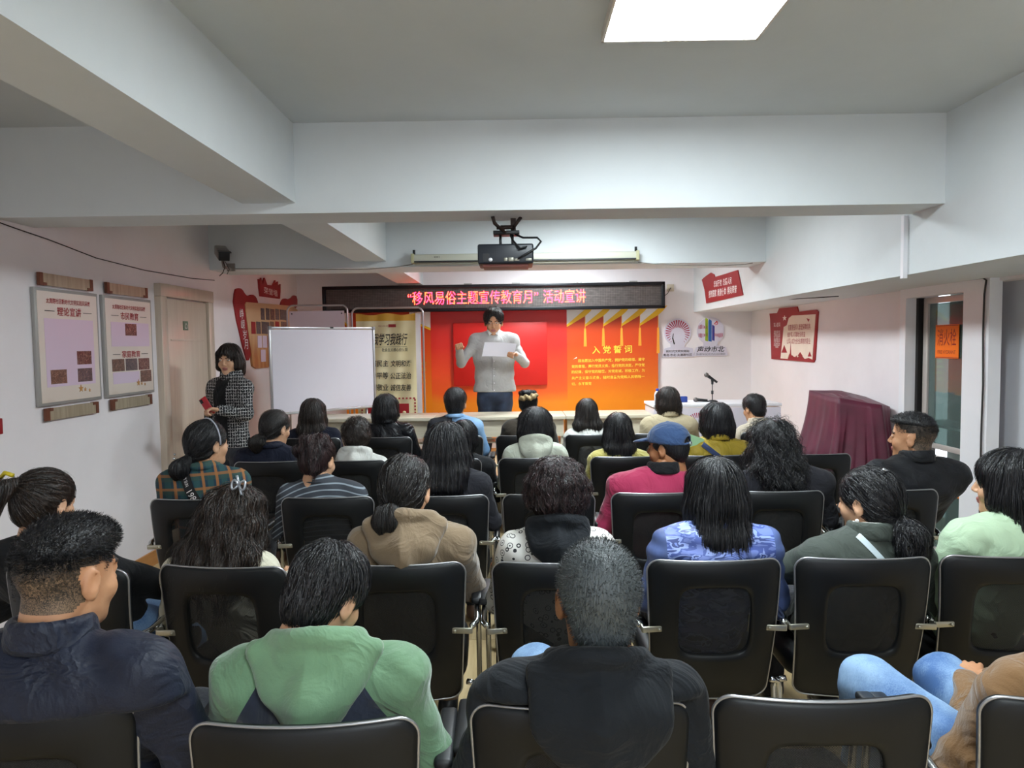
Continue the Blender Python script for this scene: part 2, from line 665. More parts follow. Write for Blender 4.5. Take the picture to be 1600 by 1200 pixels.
# honour board
def on_left(px, py):
    p = on_x(px, py, XL)
    return (p.y, p.z)


hb = thing('honour_board', 'red and tan honour board with crown sign on the left wall behind the whiteboard', 'noticeboard', (XL, 7.9, 1.9))
L = lambda px, py: (on_left(px, py)[0] - 7.9, on_left(px, py)[1] - 1.9)
o1 = [L(363, 478), L(365, 453), L(370, 450), L(376, 451), L(382, 461), L(386, 463), L(392, 460), L(398, 463), L(402, 474),
      L(404, 500), L(388, 563), L(383, 563)]
MB().prism(smooth_loop(o1, 1), .014, (Vector((0, 0, 0)), Vector((0, 1, 0)), Vector((0, 0, 1)))).build('red_scroll', M_RED, hb)
o2 = [L(436, 478), L(439, 469), L(443, 466), L(449, 468), L(454, 465), L(457, 461), L(463, 463), L(463, 484), L(440, 484)]
MB().prism(smooth_loop(o2, 1), .014, (Vector((0, 0, 0)), Vector((0, 1, 0)), Vector((0, 0, 1)))).build('red_scroll', M_RED, hb)
o3 = [L(402, 436), L(403, 443), L(406, 434), L(408, 445), L(411, 434), L(415, 445), L(424, 446), L(428, 438), L(428, 446), L(432, 440),
      L(432, 448), L(436, 444), L(436, 455), L(435, 467), L(405, 463), L(403, 450)]
cr = MB().prism(o3, .02, (Vector((0, 0, 0)), Vector((0, 1, 0)), Vector((0, 0, 1)))).build('crown_sign', M_RED, hb)
a, b = L(411, 454), L(429, 458)
text('荣誉墙', 'lettering', M_WTEXT, cr, (.021, (a[0] + b[0]) / 2, (a[1] + b[1]) / 2), (0, 1, -.02), (0, 0, 1), w=abs(b[0] - a[0]) * 1.2, h=.075)
k = N('tan_wood_print')
w_ = k.n('ShaderNodeTexWave', {'Vector': k.obj(), 'Scale': 2.5, 'Distortion': 6.0, 'Detail': 3.0}, bands_direction='Y')
z_ = k.xyz(k.obj())[2]
k.set('Base Color', k.mix(k.ramp(k.math('MULTIPLY', k.math('ADD', z_, .35), 3.0, True), [(0, (1, 1, 1, 1)), (1, (0, 0, 0, 1))]), srgb('D3AE84'),
                          k.ramp(w_.outputs['Fac'], [(.2, srgb('B9703C')), (.8, srgb('C98F58'))])))
k.set('Roughness', .45)
o4 = [L(380, 476), L(382, 472), L(455, 478), L(462, 484), L(462, 560), L(450, 570), L(398, 576), L(392, 572)]
tn = MB().prism(o4, .022, (Vector((0, 0, 0)), Vector((0, 1, 0)), Vector((0, 0, 1)))).build('tan_board', k.m, hb)
for (x0, y0, x1, y1, m) in ((404, 481, 410, 500, PH[2]), (412, 481, 418, 500, PH[2]), (419, 482, 426, 500, PH[0]), (427, 482, 433, 500, PH[2]),
                            (434, 483, 446, 500, PH[2]), (397, 502, 404, 522, PH[2]), (405, 502, 418, 522, PH[2]), (419, 502, 425, 522, PH[1]),
                            (436, 502, 446, 522, PH[0])):
    a, b = L(x0, (y0 + y1) / 2), L(x1, (y0 + y1) / 2)
    zt, zb = L(x0, y0)[1], L(x0, y1)[1]
    MB().box((.024, (a[0] + b[0]) / 2, (zt + zb) / 2), (.003, abs(b[0] - a[0]) * .93, abs(zt - zb) * .95)).build('snapshot', m, tn)
for (x0, y0, x1, y1, m) in ((389, 502, 396, 522, M_RED), (427, 502, 433, 513, M_RED), (399, 524, 406, 544, mat('lilac_print', 'DCC8DC')),
                            (407, 524, 414, 544, mat('lilac_print', 'DCC8DC')), (415, 524, 420, 544, M_RED), (404, 546, 412, 566, mat('lilac_print', 'DCC8DC'))):
    a, b = L(x0, (y0 + y1) / 2), L(x1, (y0 + y1) / 2)
    zt, zb = L(x0, y0)[1], L(x0, y1)[1]
    MB().box((.024, (a[0] + b[0]) / 2, (zt + zb) / 2), (.003, abs(b[0] - a[0]) * .93, abs(zt - zb) * .95)).build('card', m, tn)
for ch, px, py in (('峥', 375, 490), ('嵘', 377, 507), ('岁', 380, 523), ('月', 382, 538)):
    a = L(px, py)
    text(ch, 'lettering', M_WTEXT, hb, (.016, a[0], a[1]), (0, 1, 0), (0, 0, 1), w=.10, h=.10)


# ------------------------------------------------------------------ right bulkhead sign and right wall sign
def on_plane(X, oy, oz, inv=-1):
    def f(px, py):
        p = on_x(px, py, X)
        return ((p.y - oy) * inv, p.z - oz)
    return f


# bulkhead sign faces -x: u = -y runs right in the picture
XS = 2.31
bs = thing('bulkhead_slogan_sign', 'tilted red slogan sign with white characters on the bulkhead face', 'sign', (XS, 7.8, 2.3))
S = on_plane(XS, 7.8, 2.3)
# keep the sign on the beam face
out = [S(1098, 437), S(1101, 434), S(1106, 430), S(1112, 426), S(1117, 429), S(1118, 433), S(1154, 422), S(1162, 461), S(1105, 474), S(1102, 452)]
MB().prism(out, .012, (Vector((0, 0, 0)), Vector((0, -1, 0)), Vector((0, 0, 1)))).build('plate', M_RED, bs)


def slant(fn, x0, y0, x1, y1):
    a, b = fn(x0, y0), fn(x1, y1)
    c = ((a[0] + b[0]) / 2, (a[1] + b[1]) / 2)
    dx, dz = b[0] - a[0], b[1] - a[1]
    w = math.hypot(dx, dz)
    u = Vector((0, -dx / w, dz / w))
    v = Vector((0, dz / w, dx / w))
    return (-.013, -c[0], c[1]), u, v, w


for body, x0, y0, x1, y1, h in (('忠诚于党  热爱人民', 1117, 444, 1145, 438, .075), ('报效国家  献身使命  崇尚荣誉', 1109, 460, 1153, 451, .085)):
    c, u, v, w = slant(S, x0, y0, x1, y1)
    text(body, 'lettering', M_WTEXT, bs, c, u, v, w=w, h=h, bold=.01, depth=.0)

ws = thing('folder_shaped_sign', 'dark red folder shaped oath sign with cream page on the right wall', 'sign', (XR, 7.7, 1.7))
S = on_plane(XR, 7.7, 1.7)
out = [S(1205, 498), S(1204, 490), S(1216, 489), S(1219, 482), S(1247, 479), S(1249, 487), S(1277, 484), S(1280, 487), S(1275, 562), S(1273, 566), S(1207, 561)]
ps = MB().prism(out, .014, (Vector((0, 0, 0)), Vector((0, -1, 0)), Vector((0, 0, 1)))).build('plate', M_RED, ws)
out = [S(1222, 560), S(1227, 511), S(1232, 508), S(1235, 497), S(1240, 493), S(1277, 491), S(1272, 562), S(1266, 559), S(1260, 561), S(1254, 553), S(1248, 559),
       S(1242, 557), S(1236, 552), S(1233, 561)]
ps2 = MB().prism(out, .004, (Vector((-.0145, 0, 0)), Vector((0, -1, 0)), Vector((0, 0, 1)))).build('page', M_CREAM, ws)
for body, x0, y0, x1, y1, h in (('组建退役军人管理保障机构', 1234, 512, 1269, 510, .065), ('维护军人军属合法权益', 1233, 523, 1261, 522, .058),
                                ('让军人成为全社会尊崇的职业', 1232, 533, 1269, 533, .062)):
    c, u, v, w = slant(S, x0, y0, x1, y1)
    text(body, 'lettering', M_RTEXT, ps2, (-.019, c[1], c[2]), u, v, w=w, h=h, bold=.012, depth=.0)
c, u, v, w = slant(S, 1211, 508, 1221, 507)
text('军人誓词', 'lettering', M_WTEXT, ps, (-.015, c[1], c[2]), u, v, w=w, h=.05, depth=.0)
c, u, v, w = slant(S, 1211, 530, 1221, 530)
text('我是中国人民\n解放军军人我\n宣誓服从中国\n共产党的领导\n全心全意为人\n民服务服从命\n令忠于职守严\n守纪律保守秘\n密英勇顽强不\n怕牺牲', 'lettering', M_WTEXT, ps, (-.015, c[1], c[2]), u, v, w=w, h=.2, depth=.0)
# spires, pavilion and dove printed along the foot of the page
pr = MB()
for x, y, hw, hp in ((1228, 551, 4.5, 12), (1238, 556, 1.2, 22), (1253, 556, 4, 6), (1268, 557, 3, 8), (1241, 559, 3, 4), (1247, 559, 2, 4)):
    a, b, c_ = S(x - hw, y), S(x + hw, y), S(x, y - hp)
    pr.prism([a, b, c_], .001, (Vector((-.0187, 0, 0)), Vector((0, -1, 0)), Vector((0, 0, 1))))
a, b, c_ = S(1263, 497), S(1268, 499), S(1266, 503)
pr.prism([c_, b, a], .001, (Vector((-.0187, 0, 0)), Vector((0, -1, 0)), Vector((0, 0, 1))))
pr.build('skyline_print', M_RTEXT, ps2)
s = []
cx, cz = S(1228, 497)
for q in range(10):
    a = PI / 2 + q * PI / 5
    rr = .034 if q % 2 == 0 else .014
    s.append((cx + rr * 2.0 * math.cos(a), cz + rr * math.sin(a)))
MB().prism(s, .001, (Vector((-.015, 0, 0)), Vector((0, -1, 0)), Vector((0, 0, 1)))).build('star', M_WTEXT, ps)

# ------------------------------------------------------------------ end wall: mural
YM = YB - .03


def WB(px, py, Y=YM):
    p = at(px, py, Y)
    return (p.x, p.z)


def vramp(name, stops, z0, z1, rough=.4, xr=None):
    k = N(name)
    z = k.xyz(k.obj())[2]
    f = k.math('DIVIDE', k.math('SUBTRACT', z, z0), z1 - z0, True)
    no = k.n('ShaderNodeTexNoise', {'Vector': k.obj(), 'Scale': 2.2, 'Detail': 4.0})
    f = k.math('ADD', f, k.math('MULTIPLY', k.math('SUBTRACT', no.outputs['Fac'], .5), .16))
    k.set('Base Color', k.ramp(f, [(p, srgb(c)) for p, c in stops]))
    k.set('Roughness', rough)
    return k.m


mu = thing('oath_mural', 'red and orange oath mural covering the end wall behind the speaker', 'mural', (0, YM, 0))
FX = (Vector((0, 0, 0)), Vector((1, 0, 0)), Vector((0, 0, 1)))
xa, xb = WB(674, 560)[0], WB(886, 560)[0]
zt, zb = 2.12, .98
m_mid = vramp('mural_red_print', [(.0, 'F08A1C'), (.12, 'F2601E'), (.34, 'EE4A1E'), (.6, 'DC2A1E'), (1, 'C81E1C')], zb - .1, zt)
m_side = vramp('mural_orange_print', [(.0, 'F08A10'), (.25, 'E56A10'), (.6, 'D84A12'), (1, 'B83412')], zb - .1, zt)
mc = MB().box(((xa + xb) / 2, 0, (zt + .4) / 2), (xb - xa, .03, zt - .4)).build('middle_panel', m_mid, mu)
x0, x1 = WB(708, 504)[0], WB(854, 504)[0]
z0, z1 = WB(780, 602)[1], WB(780, 504)[1]
MB().box(((x0 + x1) / 2, -.035, (z0 + z1) / 2), (x1 - x0, .035, z1 - z0), bev=.004).build('raised_square', mat('mural_square_red', 'D2231F', .35, var=.05, scale=2), mc)
# right wing
xr0, xr1 = xb, WB(1028, 560)[0]
rw = MB().box(((xr0 + xr1) / 2, 0, (zt + .4) / 2), (xr1 - xr0, .028, zt - .4)).build('right_panel', m_side, mu)
lw = MB().box(((WB(540, 560)[0] + xa) / 2, 0, (zt + .4) / 2), (xa - WB(540, 560)[0], .028, zt - .4)).build('left_panel', m_side, mu)
M_GOLD = mat('gold_print', 'F4C21E', .4)
M_GOLD2 = mat('tassel_print', 'F2A233', .4)
step = (xr1 - xr0) / 5
for i in range(5):
    u0 = xr0 + i * step
    wt, gd, ts = MB(), MB(), MB()
    zl, zh = 1.865, 2.0
    fr = (Vector((0, -.0145, 0)), Vector((1, 0, 0)), Vector((0, 0, 1)))
    wt.prism([(u0, zl), (u0 + step, zh), (u0 + step, zt), (u0, zt)], .001, fr)
    fr = (Vector((0, -.0165, 0)), Vector((1, 0, 0)), Vector((0, 0, 1)))
    gd.prism([(u0, zl - .012), (u0 + step, zh - .012), (u0 + step + .06, zh + .04), (u0 + step + .12, zh + .11), (u0 + step + .02, zh + .09), (u0, zl + .018)], .001, fr)
    xt = u0 + step
    ts.prism([(xt - .004, zh), (xt - .004, 1.83), (xt + .004, 1.83), (xt + .004, zh)], .0012, fr)
    ts.prism([(xt - .012, 1.83), (xt - .02, 1.6 if i < 4 else 1.5), (xt + .02, 1.6 if i < 4 else 1.5), (xt + .012, 1.83)], .0014, fr)
    wt.build('white_peak', mat('mural_white', 'F4F0F0', .4), rw)
    gd.build('gold_edge', M_GOLD, rw)
    ts.build('tassel', M_GOLD2, rw)
for x0_, x1_ in ((WB(537, 500)[0], WB(548, 500)[0]), (WB(640, 500)[0], xa)):
    w2, g2 = MB(), MB()
    w2.prism([(x0_, 1.98), (x1_, 1.86), (x1_, zt), (x0_, zt)], .001, (Vector((0, -.0145, 0)), Vector((1, 0, 0)), Vector((0, 0, 1))))
    g2.prism([(x0_, 1.955), (x1_, 1.835), (x1_, 1.865), (x0_, 1.985)], .001, (Vector((0, -.0165, 0)), Vector((1, 0, 0)), Vector((0, 0, 1))))
    w2.build('white_peak', mat('mural_white', 'F4F0F0', .4), lw)
    g2.build('gold_edge', M_GOLD, lw)
c = WB(956, 546)
text('入 党 誓 词', 'title', M_YTEXT, rw, (c[0], -.016, c[1]), (1, 0, .015), (-.015, 0, 1), w=WB(987, 545)[0] - WB(925, 545)[0], h=.1, bold=.012, depth=.001)
lines = ['我志愿加入中国共产党，拥护党的纲领，遵守', '党的章程，履行党员义务，执行党的决定，严守党', '的纪律，保守党的秘密，对党忠诚，积极工作，为',
         '共产主义奋斗终身，随时准备为党和人民牺牲一', '切，永不叛党']
for i, (ln, xx0, yy) in enumerate(zip(lines, (903, 893, 893, 893, 893), (563.5, 572.5, 581, 590.5, 600))):
    a, b = WB(xx0, yy), WB(1007 if i < 4 else 924, yy)
    text(ln, 'oath_line', M_YTEXT, rw, ((a[0] + b[0]) / 2, -.016, a[1] + .002), (1, 0, .01), (-.01, 0, 1), w=b[0] - a[0], h=.043, bold=.012, depth=.001)
a = WB(898, 560)
MB().prism([(a[0] - .02, a[1] - .012), (a[0] + .03, a[1] + .005), (a[0] + .02, a[1] + .018)], .001,
           (Vector((0, -.0155, 0)), Vector((1, 0, 0)), Vector((0, 0, 1)))).build('white_mark', M_WTEXT, rw)
for i, ch in enumerate(('听党', '指挥', '能打', '胜仗')):
    a = WB(662, 568 + i * 9)
    text(ch, 'side_lettering', mat('faint_gold', 'D89A2C', .5), lw, (a[0], -.016, a[1]), (1, 0, 0), (0, 0, 1), w=.075, h=.05, depth=.001)

# ------------------------------------------------------------------ LED strip
led = thing('led_sign', 'long black scrolling LED sign with red characters above the mural', 'sign', (0, 8.87, 0))
LA, LB = at(505, 470, 8.87), at(1038, 463, 8.87)
zl, zh = 2.065, 2.395
fr = MB()
xc = (LA.x + LB.x) / 2
W_ = LB.x - LA.x
for z in (zl + .02, zh - .02):
    fr.box((xc, 0, z), (W_, .1, .04), bev=.006)
for x in (LA.x + .02, LB.x - .02):
    fr.box((x, 0, (zl + zh) / 2), (.04, .1, zh - zl), bev=.006)
fr.build('frame', mat('black_aluminium', '14161B', .35, .3), led)
k = N('led_matrix')
co = k.obj()
br = k.n('ShaderNodeTexVoronoi', {'Vector': k.n('ShaderNodeMapping', {'Vector': co, 'Scale': (48, 1, 48)}).outputs[0], 'Scale': 1.0, 'Randomness': 0.0}, feature='F1')
no = k.n('ShaderNodeTexNoise', {'Vector': k.n('ShaderNodeMapping', {'Vector': co, 'Scale': (14, 1, 40)}).outputs[0], 'Scale': 1.0, 'Detail': 2.0})
k.set('Base Color', k.mix(k.math('MULTIPLY', br.outputs['Distance'], no.outputs['Fac']), srgb('2B2523'), srgb('9A8D88')))
k.set('Roughness', .5)
face = MB().box((xc, .01, (zl + zh) / 2), (W_ - .06, .04, zh - zl - .06)).build('display_face', k.m, led)
k = N('led_letters')
k.set('Base Color', srgb('FF3048'))
co = k.obj()
no = k.n('ShaderNodeTexNoise', {'Vector': co, 'Scale': 18.0, 'Detail': 1.0})
k.set('Emission Color', k.ramp(no.outputs['Fac'], [(.42, (1.0, .015, .05, 1)), (.6, (1.0, .05, .012, 1))]))
k.set('Emission Strength', LED_POWER)
for body, pxa, pxb in (('“移风易俗主题宣传教育月”', 637, 841), ('活动宣讲', 849, 915)):
    a, b = at(pxa, 469, 8.85), at(pxb, 467, 8.85)
    text(body, 'led_lettering', k.m, face, ((a.x + b.x) / 2, -.012, 2.235), (1, 0, .0), (0, 0, 1), w=b.x - a.x, h=.165, depth=.0015)
for px in (731, 806, 903, 990):
    p = at(px, 447, 8.87)
    MB().box((p.x, .02, zh + .012), (.1, .02, .015)).box((p.x, .12, zh + .01), (.015, .22, .01)).build('bracket', M_STEEL, led)

# socket with cord beside the LED sign
so = thing('wall_socket', 'small beige socket with trailing cord right of the LED sign', 'socket', (at(1047, 450, YB).x, YB, at(1047, 450, YB).z))
MB().box((0, -.015, 0), (.09, .03, .09), bev=.004).build('cover', mat('beige_plastic', 'C9BDA8', .5), so)
MB().tube([(0, -.035, 0), (-.04, -.05, -.07), (-.08, -.06, -.1)], .004, 6).build('cord', M_WIRE, so)

# ------------------------------------------------------------------ two wall logos
def ring_pts(cx, cz, r, n=40, a0=0, a1=2 * PI):
    return [(cx + r * math.cos(a0 + (a1 - a0) * i / n), cz + r * math.sin(a0 + (a1 - a0) * i / n)) for i in range(n)]


M_LILAC = mat('logo_board', 'D6D0DE', .45)


def logo(cpx, cpy, foot, label, kind):
    c = at(cpx, cpy, YB)
    t = thing('wall_logo', label, 'sign', (c.x, YB, c.z))
    r = .173
    # circle plus foot outline
    P = []
    for i in range(41):
        a = math.radians(-58 + 296 * i / 40)
        P.append((r * math.cos(a), r * math.sin(a) * 1.02))
    f0, f1, fz0, fz1 = foot
    P += [(-.09, -.19), (f0 + .03, -.21), (f0, fz1), (f1, fz1), (f1 - .02, -.21), (.09, -.19)]
    b = MB().prism(P, .012, (Vector((0, -.001, 0)), Vector((1, 0, 0)), Vector((0, 0, 1)))).build('board', M_LILAC, t)
    fr = (Vector((0, -.0135, 0)), Vector((1, 0, 0)), Vector((0, 0, 1)))
    if kind == 0:
        m = MB()
        for i in range(24):
            a = math.radians(-55 + 290 * i / 23)
            if abs(a) < 0:
                continue
            fade = math.sin((i + .5) / 24 * PI) ** .6
            r0, r1, w = .155 - .095 * fade, .155, .008 * fade + .002
            ca, sa = math.cos(a), math.sin(a)
            m.prism([(r0 * ca + w * .4 * sa, r0 * sa - w * .4 * ca), (r1 * ca + w * sa, r1 * sa - w * ca), (r1 * ca - w * sa, r1 * sa + w * ca),
                     (r0 * ca - w * .4 * sa, r0 * sa + w * .4 * ca)], .001, fr)
        m.build('rays', mat('crimson_print', 'A82848', .4), b)
        MB().prism([(-.06, -.02), (-.05, -.015), (-.058, -.07), (-.035, -.155), (-.05, -.158), (-.072, -.08)], .001, fr).build('stem', M_KTEXT, b)
        text('新时代文明实践站', 'lettering', M_KTEXT, b, (0, -.0145, -.245), (1, 0, 0), (0, 0, 1), w=.3, h=.032, bold=.012, depth=0)
        text('青岛·市北·太清路社区', 'lettering', M_KTEXT, b, (0, -.0145, -.292), (1, 0, 0), (0, 0, 1), w=.37, h=.034, bold=.012, depth=0)
    else:
        m = MB()
        for side in (-1, 1):
            for i in range(7):
                for zc, sg in ((.055, 1), (-.06, -1)):
                    if side == 1 and sg == 1:
                        continue
                    x = side * (.15 - i * .017)
                    hh = .022 + .006 * math.sin(i)
                    zz = zc - sg * abs(i - 2) * .003
                    m.prism([(x - .004, zz - hh), (x + .004, zz - hh), (x + .004, zz + hh), (x - .004, zz + hh)], .001, fr)
        m.build('red_bars', mat('crimson_print', 'A82848', .4), b)
        for x0, x1, z0, z1, col, nm in ((-.07, -.035, -.125, .15, '9DB22C', 'green_tower'), (-.03, .012, -.13, .13, '2D63A8', 'blue_tower'),
                                        (.018, .05, -.12, .06, '3F3F8F', 'indigo_tower')):
            MB().prism([(x0, z0), (x1, z0 - .01), (x1, z1), (x1 - .03, z1 + .02), (x0, z1)], .001, fr).build(nm, mat(nm + '_print', col, .4), b)
        m = MB()
        m.prism([(.04, .09), (.05, .085), (.08, .11), (.07, .12)], .001, fr)
        q = [(.065 + .028 * math.cos(a), .1 + .028 * math.sin(a)) for a in [math.radians(-120 + 20 * i) for i in range(11)]]
        q += [(.063 + .02 * math.cos(a), .1 + .02 * math.sin(a)) for a in [math.radians(80 - 20 * i) for i in range(11)]]
        m.prism(q, .001, fr)
        m.build('red_emblem', mat('bright_red_print', 'D02028', .4), b)
        text('声动市北', 'lettering', M_KTEXT, b, (0, -.0145, -.235), (1, 0, 0), (0, 0, 1), w=.36, h=.078, bold=.012, shear=.2, depth=0)
        text('SHENGDONGSHIBEI', 'lettering', mat('grey_lettering', '6A6870', .5), b, (0, -.0145, -.298), (1, 0, 0), (0, 0, 1), w=.37, h=.024, depth=0)
    return t


logo(1058.5, 519, (-.2, .215, 0, -.32), 'round red sunburst logo board on the end wall beside the mural', 0)
logo(1110, 517, (-.215, .22, 0, -.32), 'round logo board with green and blue towers on the end wall', 1)


# ------------------------------------------------------------------ desks
M_EDGE = mat('desk_edge', 'D8D0BC', .35)
DX = [at(470, 650, 6.85).x, at(677, 650, 6.85).x, at(884, 650, 6.85).x, at(1022, 650, 6.85).x]
DL = ['pale wooden desk in front of the whiteboard and the cream banner', 'pale wooden desk directly before the standing speaker',
      'pale wooden desk at the right end next to the white table']
for i in range(3):
    x0, x1 = DX[i], DX[i + 1]
    t = thing('desk', DL[i], 'desk', ((x0 + x1) / 2, 7.1, .2), group='desks lined up on the platform')
    w = x1 - x0 - .004
    MB().box((0, 0, .722), (w, .52, .035), bev=.006).build('desktop', M_TABLE, t)
    MB().box((0, -.2, .62), (w - .03, .018, .17)).build('apron', M_TABLE, t)
    for s_ in (-1, 1):
        MB().box((s_ * (w / 2 - .03), .02, .352), (.03, .42, .704)).build('side_panel', M_EDGE, t)
    MB().box((0, .1, .46), (w - .09, .3, .015)).build('shelf', M_TABLE, t)

# white paper under the right desk
pk = thing('paper_pack', 'white pack of paper on the shelf under the right desk', 'paper', (at(900, 690, 7.1).x + .1, 7.1, .668))
MB().box((0, 0, .03), (.3, .21, .06), bev=.004).build('wrapper', M_WHITE, pk)

# white side table with printed front
p0, p1 = at(1095, 637, 7.0), at(1222, 632, 7.0)
p0.x = DX[3] + .02
WTZ = at(1120, 627, 7.3).z - .2
wt = thing('white_table', 'white table with printed front carrying the microphone stand', 'table', ((p0.x + p1.x) / 2, 7.25, .2))
w = p1.x - p0.x
MB().box((0, 0, WTZ - .015), (w, .5, .03), bev=.005).build('tabletop', M_WHITE, wt)
fp = MB().box((0, -.24, WTZ / 2 - .02), (w - .02, .015, WTZ - .04)).build('front_panel', mat('white_print', 'E2DCE6', .45), wt)
for s_ in (-1, 1):
    MB().box((s_ * (w / 2 - .02), 0, WTZ / 2 - .02), (.02, .46, WTZ - .04)).build('side_panel', M_WHITE, wt)
c = at(1090, 662, 7.0)
cx, cz = c.x - (p0.x + p1.x) / 2, c.z - .2
m = MB()
for i in range(24):
    a = math.radians(-40 + 260 * i / 23)
    r0, r1, w_ = .06, .11, .005
    ca, sa = math.cos(a), math.sin(a)
    m.prism([(cx + r0 * ca + w_ * .4 * sa, cz + r0 * sa - w_ * .4 * ca), (cx + r1 * ca + w_ * sa, cz + r1 * sa - w_ * ca),
             (cx + r1 * ca - w_ * sa, cz + r1 * sa + w_ * ca), (cx + r0 * ca - w_ * .4 * sa, cz + r0 * sa + w_ * .4 * ca)], .001,
            (Vector((0, -.2485, 0)), Vector((1, 0, 0)), Vector((0, 0, 1))))
m.build('sunburst_print', mat('crimson_print', 'A82848'), fp)
MB().prism([(cx - .03, cz), (cx - .02, cz), (cx - .02, cz - .06), (cx + .02, cz - .16), (cx - .0, cz - .16), (cx - .035, cz - .06)], .001,
           (Vector((0, -.2485, 0)), Vector((1, 0, 0)), Vector((0, 0, 1)))).build('stem_print', M_KTEXT, fp)
text('新时代文明\n实践站', 'lettering', M_KTEXT, fp, (cx, -.2485, cz - .24), (1, 0, 0), (0, 0, 1), w=.2, h=.07, depth=.001)

ZT = .2 + WTZ
ms = thing('microphone_stand', 'black desktop stand holding a microphone upright on the white table', 'microphone stand', (at(1113, 625, 7.25).x, 7.25, ZT))
MB().lathe((0, 0, 0), [(.055, 0), (.055, .008), (.03, .018), (.008, .02)], 24).build('base', M_BLACK, ms)
MB().tube([(0, 0, .01), (0, 0, .18)], .005, 8).tube([(0, 0, .08), (0, 0, .115)], .012, 10).build('pole', M_BLACK, ms)
MB().tube([(0, 0, .18), (0, 0, .21), (-.004, 0, .23)], [.011, .013, .012], 10).build('clip', M_BLACK, ms)
mic = thing('microphone', 'black handheld microphone clipped in the desktop stand', 'microphone', (at(1113, 625, 7.25).x, 7.25, ZT + .235))
R_ = Matrix.Rotation(math.radians(-55), 3, 'Y')
MB().lathe((0, 0, 0), [(.011, -.06), (.013, 0), (.017, .05), (.018, .055)], 16, rot=R_).build('handle', M_BLACK, mic)
hb_ = MB().lathe(R_ @ Vector((0, 0, .055)), [(.017, 0), (.023, .012), (.024, .022), (.019, .036), (.008, .043)], 16, rot=R_)
hb_.build('grille', mat('mic_grille', '6F6A68', .45, .8, bump=.5, scale=300), mic)
mic2 = thing('microphone', 'black microphone lying flat on the white table', 'microphone', (at(1090, 625, 7.25).x, 7.25, ZT + .022))
R_ = Matrix.Rotation(math.radians(-85), 3, 'Y')
MB().lathe((0, 0, 0), [(.014, -.1), (.015, -.03), (.017, 0)], 16, rot=R_).build('handle', M_BLACK, mic2)
MB().lathe((0, 0, 0), [(.017, 0), (.023, .012), (.024, .022), (.019, .036), (.008, .043)], 16, rot=R_).build('grille', MATS['mic_grille'], mic2)
bb = thing('blue_box', 'small dark blue box on the white table behind the brown bob', 'box', (at(1068, 622, 7.25).x, 7.25, ZT))
MB().box((0, 0, .03), (.07, .05, .06), bev=.004).build('carton', mat('blue_card', '26408F', .5), bb)
bt = thing('water_bottle', 'clear bottle with blue cap at the left end of the white table', 'bottle', (at(1027, 622, 7.1).x, 7.1, ZT))
MB().lathe((0, 0, 0), [(.028, 0), (.03, .01), (.03, .1), (.022, .12), (.012, .13)], 18).build('bottle_body', mat('clear_plastic', 'DDE6F0', .15), bt)
MB().lathe((0, 0, .13), [(.015, 0), (.015, .022), (.012, .025)], 16).build('cap', mat('blue_cap', '2348C8', .4), bt)


# ------------------------------------------------------------------ whiteboard and display frames
A_, B_ = at(421, 516, 6.95), at(583, 518, 7.75)
A_.z = B_.z = 1.84
u = (B_ - A_).normalized()
wlen = (B_ - A_).length
wb = thing('whiteboard', 'large blank whiteboard on tube legs left of the cream banner', 'whiteboard', ((A_.x + B_.x) / 2, (A_.y + B_.y) / 2, .2),
           math.atan2(u.y, u.x))
hz = .86
MB().box((0, 0, 1.64 - hz / 2), (wlen - .03, .016, hz - .03)).build('writing_surface', mat('whiteboard_enamel', 'E6E1EC', .22, var=.015, scale=2), wb)
f = MB()
for z in (1.64, 1.64 - hz):
    f.box((0, 0, z), (wlen, .03, .022), bev=.003)
for x in (-wlen / 2, wlen / 2):
    f.box((x, 0, 1.64 - hz / 2), (.022, .03, hz), bev=.003)
f.build('board_frame', mat('aluminium', 'C6C4C6', .35, .7), wb)
for x in (-wlen / 2, wlen / 2):
    for z in (1.64, 1.64 - hz):
        MB().box((x, -.002, z), (.035, .036, .035), bev=.004).build('corner_cap', mat('grey_cap', '8F8D90', .5), wb)
MB().box((.08, -.005, 1.645), (.035, .03, .015)).build('top_clip', M_BLACK, wb)
for x in (-.52, .5):
    MB().tube([(x, .03, .02), (x, .03, 1.0)], .014, 10).tube([(x, -.22, .02), (x, .28, .02)], .014, 10).build('leg', M_STEEL, wb)


def hang_frame(x0, x1, y, ztop, label, name):
    t = thing(name, label, 'display stand', ((x0 + x1) / 2, y, .2))
    w = (x1 - x0) / 2
    r = .07
    zt = ztop - .2
    P = [(-w, 0, .02), (-w, 0, zt - r)]
    for i in range(1, 6):
        a = PI - i * PI / 10
        P.append((-w + r + r * math.cos(a), 0, zt - r + r * math.sin(a)))
    for i in range(1, 6):
        a = PI / 2 - i * PI / 10
        P.append((w - r + r * math.cos(a), 0, zt - r + r * math.sin(a)))
    P.append((w, 0, .02))
    MB().tube(P, .011, 10).build('tube_frame', mat('pale_metal', 'B9B8BC', .3, .8), t)
    for s_ in (-1, 1):
        MB().tube([(s_ * w, -.2, .012), (s_ * w, .2, .012)], .011, 8).build('foot', M_STEEL, t)
    return t


a, b = at(449, 500, 8.1), at(543, 500, 8.1)
f1 = hang_frame(a.x, b.x, 8.1, at(496, 477, 8.1).z, 'rounded tube stand with plain white sheet behind the whiteboard', 'display_stand')
wf = (b.x - a.x)
zt1 = at(496, 486, 8.1).z - .2
MB().box((0, -.02, zt1 - .55), (wf - .06, .004, 1.1)).build('white_sheet', mat('sheet_white', 'E8D9E4', .5), f1)
for s_ in (-1, 1):
    MB().lathe((s_ * (wf / 2 - .06), -.022, zt1 - .03), [(.008, 0), (.008, -.004)], 10, 'Y').build('eyelet', M_BLACK, f1)

